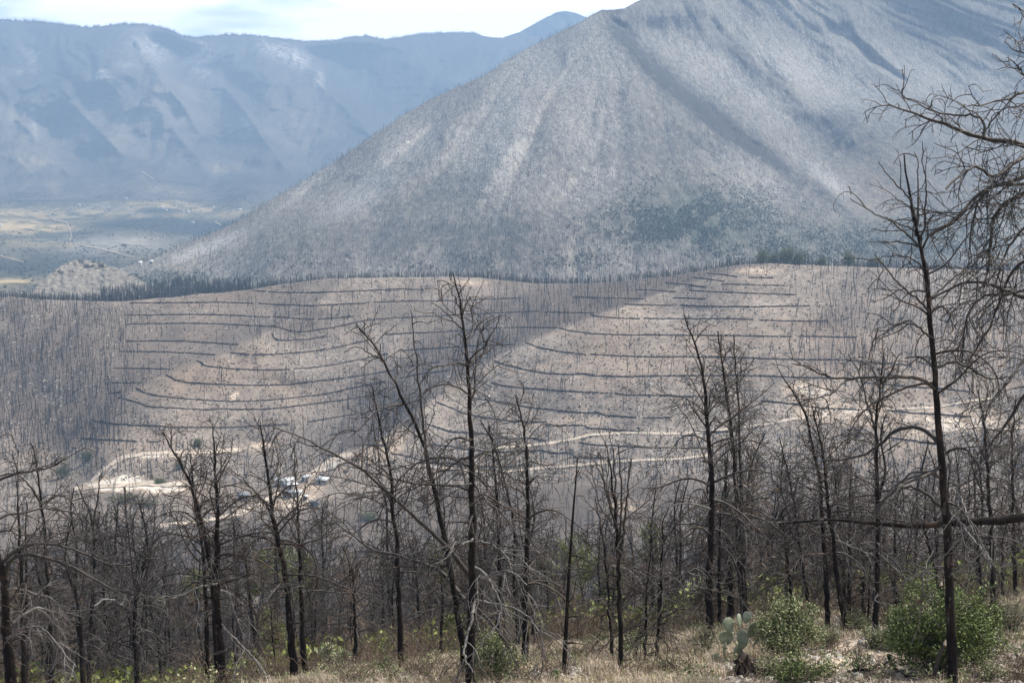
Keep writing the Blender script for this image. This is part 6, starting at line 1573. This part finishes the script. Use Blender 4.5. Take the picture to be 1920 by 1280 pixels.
def dead_stem(pts_list, Y, w, label, seed):
    t = Tubes(); r = np.random.default_rng(seed)
    for pts in pts_list:
        C, L = resample(pt(np.array([p[0] for p in pts], float), np.array([p[1] for p in pts], float), Y), 10)
        t.add(C, radii([w], [w * .5], 10)[0], 5)
    o = t.build('dead_stem', M_CREAM); tag(o, label, 'stem'); return o
dead_stem([[(1150, 1243), (1142, 1222), (1138, 1214), (1125, 1200), (1106, 1187)], [(1139, 1216), (1143, 1198), (1142, 1181)], [(1150, 1241), (1160, 1225), (1168, 1200), (1170, 1187)]], near_find(1150, 1243), .012, 'bleached forked dry stem before the fan-shaped pine', 1)
dead_stem([[(1152, 1246), (1155, 1262), (1160, 1284)]], near_find(1152, 1262), .012, 'bleached straight dry stem below the forked one', 2)
dead_stem([[(1424, 1172), (1412, 1150), (1401, 1140)], [(1424, 1172), (1418, 1148)]], near_find(1424, 1190), .010, 'thin bleached stem behind the prickly pear', 3)
# broken snag right of the bush and the charred one leaning under it
def snag(pts, w, Y, label, mat=M_TRUNK, top=True):
    C, L = resample(pt(np.array([p[0] for p in pts], float), np.array([p[1] for p in pts], float), Y), 10)
    root = bpy.data.objects.new('broken_snag', None); COL.objects.link(root); root.location = C[0]
    t = Tubes(); t.add(C, radii([w], [w * .7], 10)[0], 8); t.build('trunk', mat, root, C[0])
    if top:
        t = Tubes(); e = C[-1]; t.add(np.array([e - [0, 0, .02], e + [.01, 0, .05], e + [.02, 0, .10]]), np.array([w * .66, w * .5, w * .1]), 6); t.build('broken_top', M_CREAM, root, C[0])
    tag(root, label, 'tree'); return root
snag([(1772, 1180), (1772, 1150), (1768, 1115), (1764, 1097)], .055, 36.0, 'broken black snag with a pale snapped top behind the big green bush')
snag([(1751, 1290), (1753, 1255), (1760, 1228), (1771, 1208)], .05, 28.2, 'charred snag leaning against the nearest tall pine', M_LIMB)
# burnt stump: a flared, hollow, ragged ring with roots
def stump(u, v, R, H, label, seed):
    r = np.random.default_rng(seed); G = bank(u, v)
    n, m = 9, 22; V = []
    for k in range(n):
        s = k / (n - 1)
        for j in range(m):
            a = j / m * 6.283
            rad = R * (1.25 - .55 * s ** .6) * (1 + .22 * vnoise(math.cos(a) * 2.2 + 3, math.sin(a) * 2.2 + s * 2.5, seed)) + .03 * r.normal()
            hh = H * s * (1 + .38 * vnoise(math.cos(a) * 1.7 + 9, math.sin(a) * 1.7, seed + 1))
            V.append((math.cos(a) * rad, math.sin(a) * rad * .8, hh - .08))
    for j in range(m):      # hollow inside
        a = j / m * 6.283; x, y, z = V[(n - 1) * m + j]; V.append((x * .6, y * .6, z - .05))
    for j in range(m):
        x, y, z = V[n * m + j]; V.append((x * .5, y * .5, z - H * .6))
    i = np.arange(n + 1)[:, None] * m + np.arange(m)[None]; jn = np.arange(n + 1)[:, None] * m + (np.arange(m)[None] + 1) % m
    Q = np.stack([i, jn, jn + m, i + m], -1).reshape(-1, 4)
    root = bpy.data.objects.new('burnt_stump', None); COL.objects.link(root); root.location = G
    sm_ = NT('charred_wood', 0.85, 0.15); sm_.color(sm_.ramp(sm_.noise(7, 4, .7, vec=sm_.mapping((1, 1, .4))), [(0.40, (0.014, 0.012, 0.011)), (0.55, (0.07, 0.05, 0.04)), (0.68, (0.20, 0.165, 0.135))])); sm_.bump(sm_.noise(20, 4, .7), .8, .03)
    link('stump_body', mesh_from('stump_body', V, Q=Q), sm_.m, root)
    for k in range(7):
        a = r.uniform(0, 6.28); C = grow([[math.cos(a) * R * .8, math.sin(a) * R * .6, H * .25]], [[math.cos(a), math.sin(a), .1]], np.array([r.uniform(.25, .5)]), 6, -.9, .15, r)
        t = Tubes(); t.add(C, radii([.045], [.012], 7), 5); t.build('root', sm_.m, root)
    tag(root, label, 'stump')
stump(1400, 1262, .25, .40, 'ragged burnt stump under the large prickly pear', 3)
stump(1067, 1273, .07, .06, 'tiny charred stump on the dry grass below the branchless pole', 4)
# stones on the bank
def rock(u, v, s, mat, label, seed):
    r = np.random.default_rng(seed); G = bank(u, v)
    n, m = 8, 12; V = []
    th = np.linspace(0.02, np.pi - .02, n)[:, None]; ph = np.linspace(0, 2 * np.pi, m, endpoint=False)[None]
    d = np.stack([np.sin(th) * np.cos(ph), np.sin(th) * np.sin(ph), np.cos(th) + 0 * ph], -1)
    rad = 1 + .30 * vnoise(d[..., 0] * 1.6 + seed, d[..., 1] * 1.6 + d[..., 2] * 1.3, seed) + .12 * vnoise(d[..., 0] * 5, d[..., 1] * 5 + d[..., 2] * 4, seed + 1)
    V = (d * rad[..., None] * np.array([1.2, .9, .62]) * s).reshape(-1, 3)
    i = np.arange(n - 1)[:, None] * m + np.arange(m)[None]; j = np.arange(n - 1)[:, None] * m + (np.arange(m)[None] + 1) % m
    o = link('rock', mesh_from('rock', V, Q=np.stack([i, i + m, j + m, j], -1).reshape(-1, 4), smooth_shade=False), mat)
    o.location = G + np.array([0, 0, s * .25]); o.rotation_euler = (0, 0, r.uniform(0, 6)); tag(o, label, 'rock', 'stones on the bank'); return o
rkm = NT('limestone', 0.9, 0.2); rkm.color(rkm.ramp(rkm.noise(6, 4, .7), [(0.35, (0.20, 0.18, 0.165)), (0.65, (0.46, 0.43, 0.39))])); rkm.bump(rkm.noise(18, 4, .7), .6, .02); RK = rkm.m
for k, (u_, v_, s_, lab) in enumerate([(1866, 1222, .10, 'larger pale stone right of the big green bush'), (1880, 1226, .08, 'pale stone beside the larger one right of the bush'), (1903, 1214, .035, 'small white stone on bare soil at the right edge'), (1855, 1240, .05, 'half-buried stone under the right edge of the bush'),
      (1555, 1238, .06, 'stone left on the pale earth mound'), (1572, 1232, .04, 'small stone on the pale earth mound'), (1535, 1272, .06, 'whitish stone among the low leaves at the bottom'), (1548, 1278, .05, 'whitish stone next to it at the bottom edge'), (1598, 1276, .05, 'pale stone at the bottom under the fallen log'), (1910, 1262, .05, 'stone in the bottom right corner'),
      (1120, 1270, .04, 'small stone on the dry grass right of the pole'), (1005, 1262, .05, 'pale stone near the stout pine'), (1290, 1270, .04, 'small stone left of the stump')]):
    rock(u_, v_, s_, RK, lab, k + 1)

# ------------------------------------------------------------ dry grass and litter on the bank, undergrowth beyond
r = np.random.default_rng(31)
gm = NT('dry_grass', 0.8, 0.2); gm.color(gm.ramp(gm.island(), [(0.0, (0.22, 0.17, 0.13)), (0.4, (0.50, 0.40, 0.315)), (0.80, (0.70, 0.60, 0.49)), (0.86, (0.18, 0.22, 0.08)), (1.0, (0.27, 0.31, 0.12))]))
def blades(n, umin, umax, ymin, ymax, dens, h0, h1, w):
    out = []
    tot = 0
    while tot < n:
        u = r.uniform(umin, umax, 40000); Y = r.uniform(ymin, ymax, 40000)
        k = r.random(40000) < dens(u, Y); out.append(np.stack([u[k], Y[k]], -1)); tot += k.sum()
    a = np.concatenate(out)[:n]; u, Y = a[:, 0], a[:, 1]
    P = near_pt(u, Y) - np.array([0, 0, .02])
    P[:, 0] += r.normal(0, .03, n)
    az = r.uniform(0, 6.28, n); ln = r.uniform(h0, h1, n) * (.6 + .6 * (vnoise(P[:, 0] / .7, P[:, 1] / .7, 44) * .5 + .5)); lean = r.uniform(.05, 1.0, n) ** 1.3
    d = np.stack([np.cos(az), np.sin(az), 0 * az], -1); s = np.stack([-np.sin(az), np.cos(az), 0 * az], -1) * w
    up = np.array([0, 0, 1.0])
    mid = P + d * (lean * ln * .35)[:, None] + up * (ln * .6)[:, None]
    tip = P + d * (lean * ln * .95)[:, None] + up * (ln * (1 - .45 * lean))[:, None]
    V = np.stack([P - s, P + s, mid + s * .7, mid - s * .7, tip + s * .15, tip - s * .15], 1).reshape(-1, 3)
    b = np.arange(n)[:, None] * 6
    return V, np.concatenate([b + np.array([[0, 1, 2, 3]]), b + np.array([[3, 2, 4, 5]])])
def gd(u, Y):
    X = (u - 960) / FPX * Y
    q = .5 + .5 * fbm(X / .9, Y / 1.3, 61, 3)
    d = np.clip((q - .42) * 4.0, 0, 1)
    bare = blobs(u, row_of(near_z(u, Y), Y), [(1590, 1230, 110, 36, -8, 1.5), (1880, 1245, 120, 40, 0, 1.4), (1640, 1275, 110, 20, 0, 1.2), (1130, 1275, 90, 14, 0, .3)])
    return np.clip(d - bare, 0.0, 1) * smooth(u, 430, 720) * (1 - .3 * smooth(Y, 44, 60))
V, Q = blades(165000, 380, 2260, 26.5, 60, gd, .06, .36, .0055)
o = link('dry_grass', mesh_from('dry_grass', V, Q=Q, smooth_shade=False), gm.m); tag(o, 'pale dry grass covering the near bank', 'grass', kind='stuff')
# litter of sticks
n = 2600; u = r.uniform(380, 2050, n); Y = r.uniform(26.5, 55, n); P = near_pt(u, Y) + np.array([0, 0, .02]); az = r.uniform(0, 6.28, n)
t = Tubes(); t.add(grow(P, np.stack([np.cos(az), np.sin(az), r.uniform(-.02, .25, n)], -1), r.uniform(.12, .7, n), 4, -.15, .12, r), radii(r.uniform(.004, .012, n), np.full(n, .003), 5), 3)
o = t.build('fallen_twigs', M_BRUSH); tag(o, 'dead twigs littering the soil of the near bank', 'twigs', kind='stuff')
n = 4200; u = r.uniform(600, 2250, n); Y = r.uniform(26.5, 50, n); P = near_pt(u, Y)
stamp('loose_stones', [stone(200 + i, .035) for i in range(6)], P, r.uniform(.4, 2.0, n) ** 1.4, r, RK, 'loose pale pebbles on the soil of the near bank', 'stones', smooth_shade=False)
def tuft(seed):
    r2 = np.random.default_rng(seed); n = 16; az = r2.uniform(0, 6.28, n)
    C = grow(np.stack([r2.normal(0, .06, n), r2.normal(0, .06, n), np.full(n, -.03)], -1), np.stack([np.cos(az), np.sin(az), r2.uniform(.6, 2.5, n)], -1), .45 * r2.uniform(.4, 1.3, n), 4, -.5, .16, r2)
    t = Tubes(); t.add(C, radii(np.full(n, .005), np.full(n, .002), 5), 3)
    C2, L2, _ = sprout(C, np.full(n, .45), r2, .12, .06, .2, .8, (-.6, .5), .14, 2)
    t.add(C2, radii(np.full(len(C2), .003), np.full(len(C2), .0015), 3), 3)
    return t.arrays()
def bank_scatter(n, dens):
    u = r.uniform(300, 2250, n * 4); Y = r.uniform(27, 54, n * 4); k = r.random(n * 4) < dens(u, Y)
    return near_pt(u[k][:n], Y[k][:n])
P = bank_scatter(900, lambda u, Y: .25 + .6 * (fbm((u - 960) / 130., Y / 3., 67, 2) > 0))
stamp('dead_brush', [tuft(400 + i) for i in range(6)], P, r.uniform(.5, 1.9, len(P)), r, M_BRUSH, 'low dead brush sprinkled over the near bank', 'brush')
P = bank_scatter(420, lambda u, Y: .3 + .6 * (fbm((u - 960) / 130., Y / 3., 69, 2) > .1))
def sprig(seed):
    r2 = np.random.default_rng(seed); C = r2.normal(size=(9, 3)) * np.array([.12, .12, .06]) + np.array([0, 0, .10])
    return leaves(C, 12, .035, .022, r2)
stamp('green_sprigs', [sprig(430 + i) for i in range(6)], P, r.uniform(.5, 1.9, len(P)), r, M_LEAF2, 'green seedlings sprinkled over the near bank', 'ground cover', smooth_shade=False)
# brush of dead scrub filling the thicket floor
def scrub(seed, n=26, L=1.5, rr=.010):
    r2 = np.random.default_rng(seed); az = r2.uniform(0, 6.28, n)
    C = grow(np.stack([r2.normal(0, .25, n), r2.normal(0, .25, n), np.full(n, -.05)], -1), np.stack([np.cos(az) * .7, np.sin(az) * .7, r2.uniform(.5, 1.6, n)], -1), L * r2.uniform(.5, 1.2, n), 5, -.5, .14, r2)
    t = Tubes(); t.add(C, radii(np.full(n, rr), np.full(n, rr * .45), 6), 3)
    C2, L2, _ = sprout(C, np.full(n, L), r2, .30, .2, .6, .8, (-.6, .5), .14, 3)
    t.add(C2, radii(np.full(len(C2), rr * .5), np.full(len(C2), rr * .25), 4), 3)
    return t.arrays()
n = 1500; u = r.uniform(-100, 2050, n); Y = np.exp(r.uniform(math.log(50), math.log(150), n)); P = near_pt(u, Y)
stamp('undergrowth', [scrub(300 + i) for i in range(4)], P, r.uniform(.6, 1.5, n), r, M_BRUSH, 'dead grey-brown scrub filling the floor of the thicket', 'undergrowth')
n = 13000; u = r.uniform(-100, 2050, n); Y = np.exp(r.uniform(math.log(120), math.log(560), n)); P = near_pt(u, Y)
row = row_of(P[:, 2], P[:, 1]); k = r.random(n) > blobs(u, row, [(240, 900, 120, 40, 0, .9), (560, 930, 120, 35, -10, .9)])
def scrub_low(seed):
    r2 = np.random.default_rng(seed); n = 22; az = r2.uniform(0, 6.28, n)
    C = grow(np.stack([r2.normal(0, .5, n), r2.normal(0, .5, n), np.full(n, -.05)], -1), np.stack([np.cos(az), np.sin(az), r2.uniform(.6, 2.2, n)], -1), 2.6 * r2.uniform(.4, 1.2, n), 3, -.3, .2, r2)
    t = Tubes(); t.add(C, radii(np.full(n, .035), np.full(n, .015), 4), 3); return t.arrays()
M_SCRUBF = bark_mat('valley_scrub_bark', (0.035, 0.027, 0.022), (0.13, 0.10, 0.078), spec=0.15, rough=0.85)
stamp('undergrowth', [scrub_low(320 + i) for i in range(5)], P[k], r.uniform(.6, 1.6, int(k.sum())), r, M_SCRUBF, 'brown leafless scrub covering the lower slope and valley floor', 'undergrowth')

n = 6000; u = r.uniform(-60, 1980, n); Y = np.exp(r.uniform(math.log(60), math.log(520), n)); P = near_pt(u, Y)
k = fbm(P[:, 0] / 22.0, P[:, 1] / 30.0, 83, 3) > .06 + .3 * r.random(n)
stamp('green_undergrowth', [leaf_clump(500 + i, 110, 1.1, .13, 1.6) for i in range(6)], P[k], r.uniform(.5, 1.5, int(k.sum())), r, M_LEAFO, 'patches of yellow-green regrowth between the burnt trunks', 'undergrowth')
# ------------------------------------------------------------ the air
hz = bpy.data.materials.new('haze'); hz.use_nodes = True
hn, hl = hz.node_tree.nodes, hz.node_tree.links
hn.remove(hn['Principled BSDF'])
pv = hn.new('ShaderNodeVolumePrincipled')
pv.inputs['Color'].default_value = (0.43, 0.655, 1.0, 1)
pv.inputs['Density'].default_value = 0.000215
pv.inputs['Anisotropy'].default_value = 0.0
hl.new(pv.outputs[0], hn['Material Output'].inputs['Volume'])
x0, x1, y0, y1, z0, z1 = -9900, 9900, -400, 9700, -173, 880
me = mesh_from('haze', [(x0, y0, z0), (x1, y0, z0), (x1, y1, z0), (x0, y1, z0), (x0, y0, z1), (x1, y0, z1), (x1, y1, z1), (x0, y1, z1)],
               Q=[(0, 3, 2, 1), (4, 5, 6, 7), (0, 1, 5, 4), (1, 2, 6, 5), (2, 3, 7, 6), (3, 0, 4, 7)], smooth_shade=False)
o = link('haze', me, hz); tag(o, 'thin blue haze filling the air over the valley', 'haze', kind='stuff')
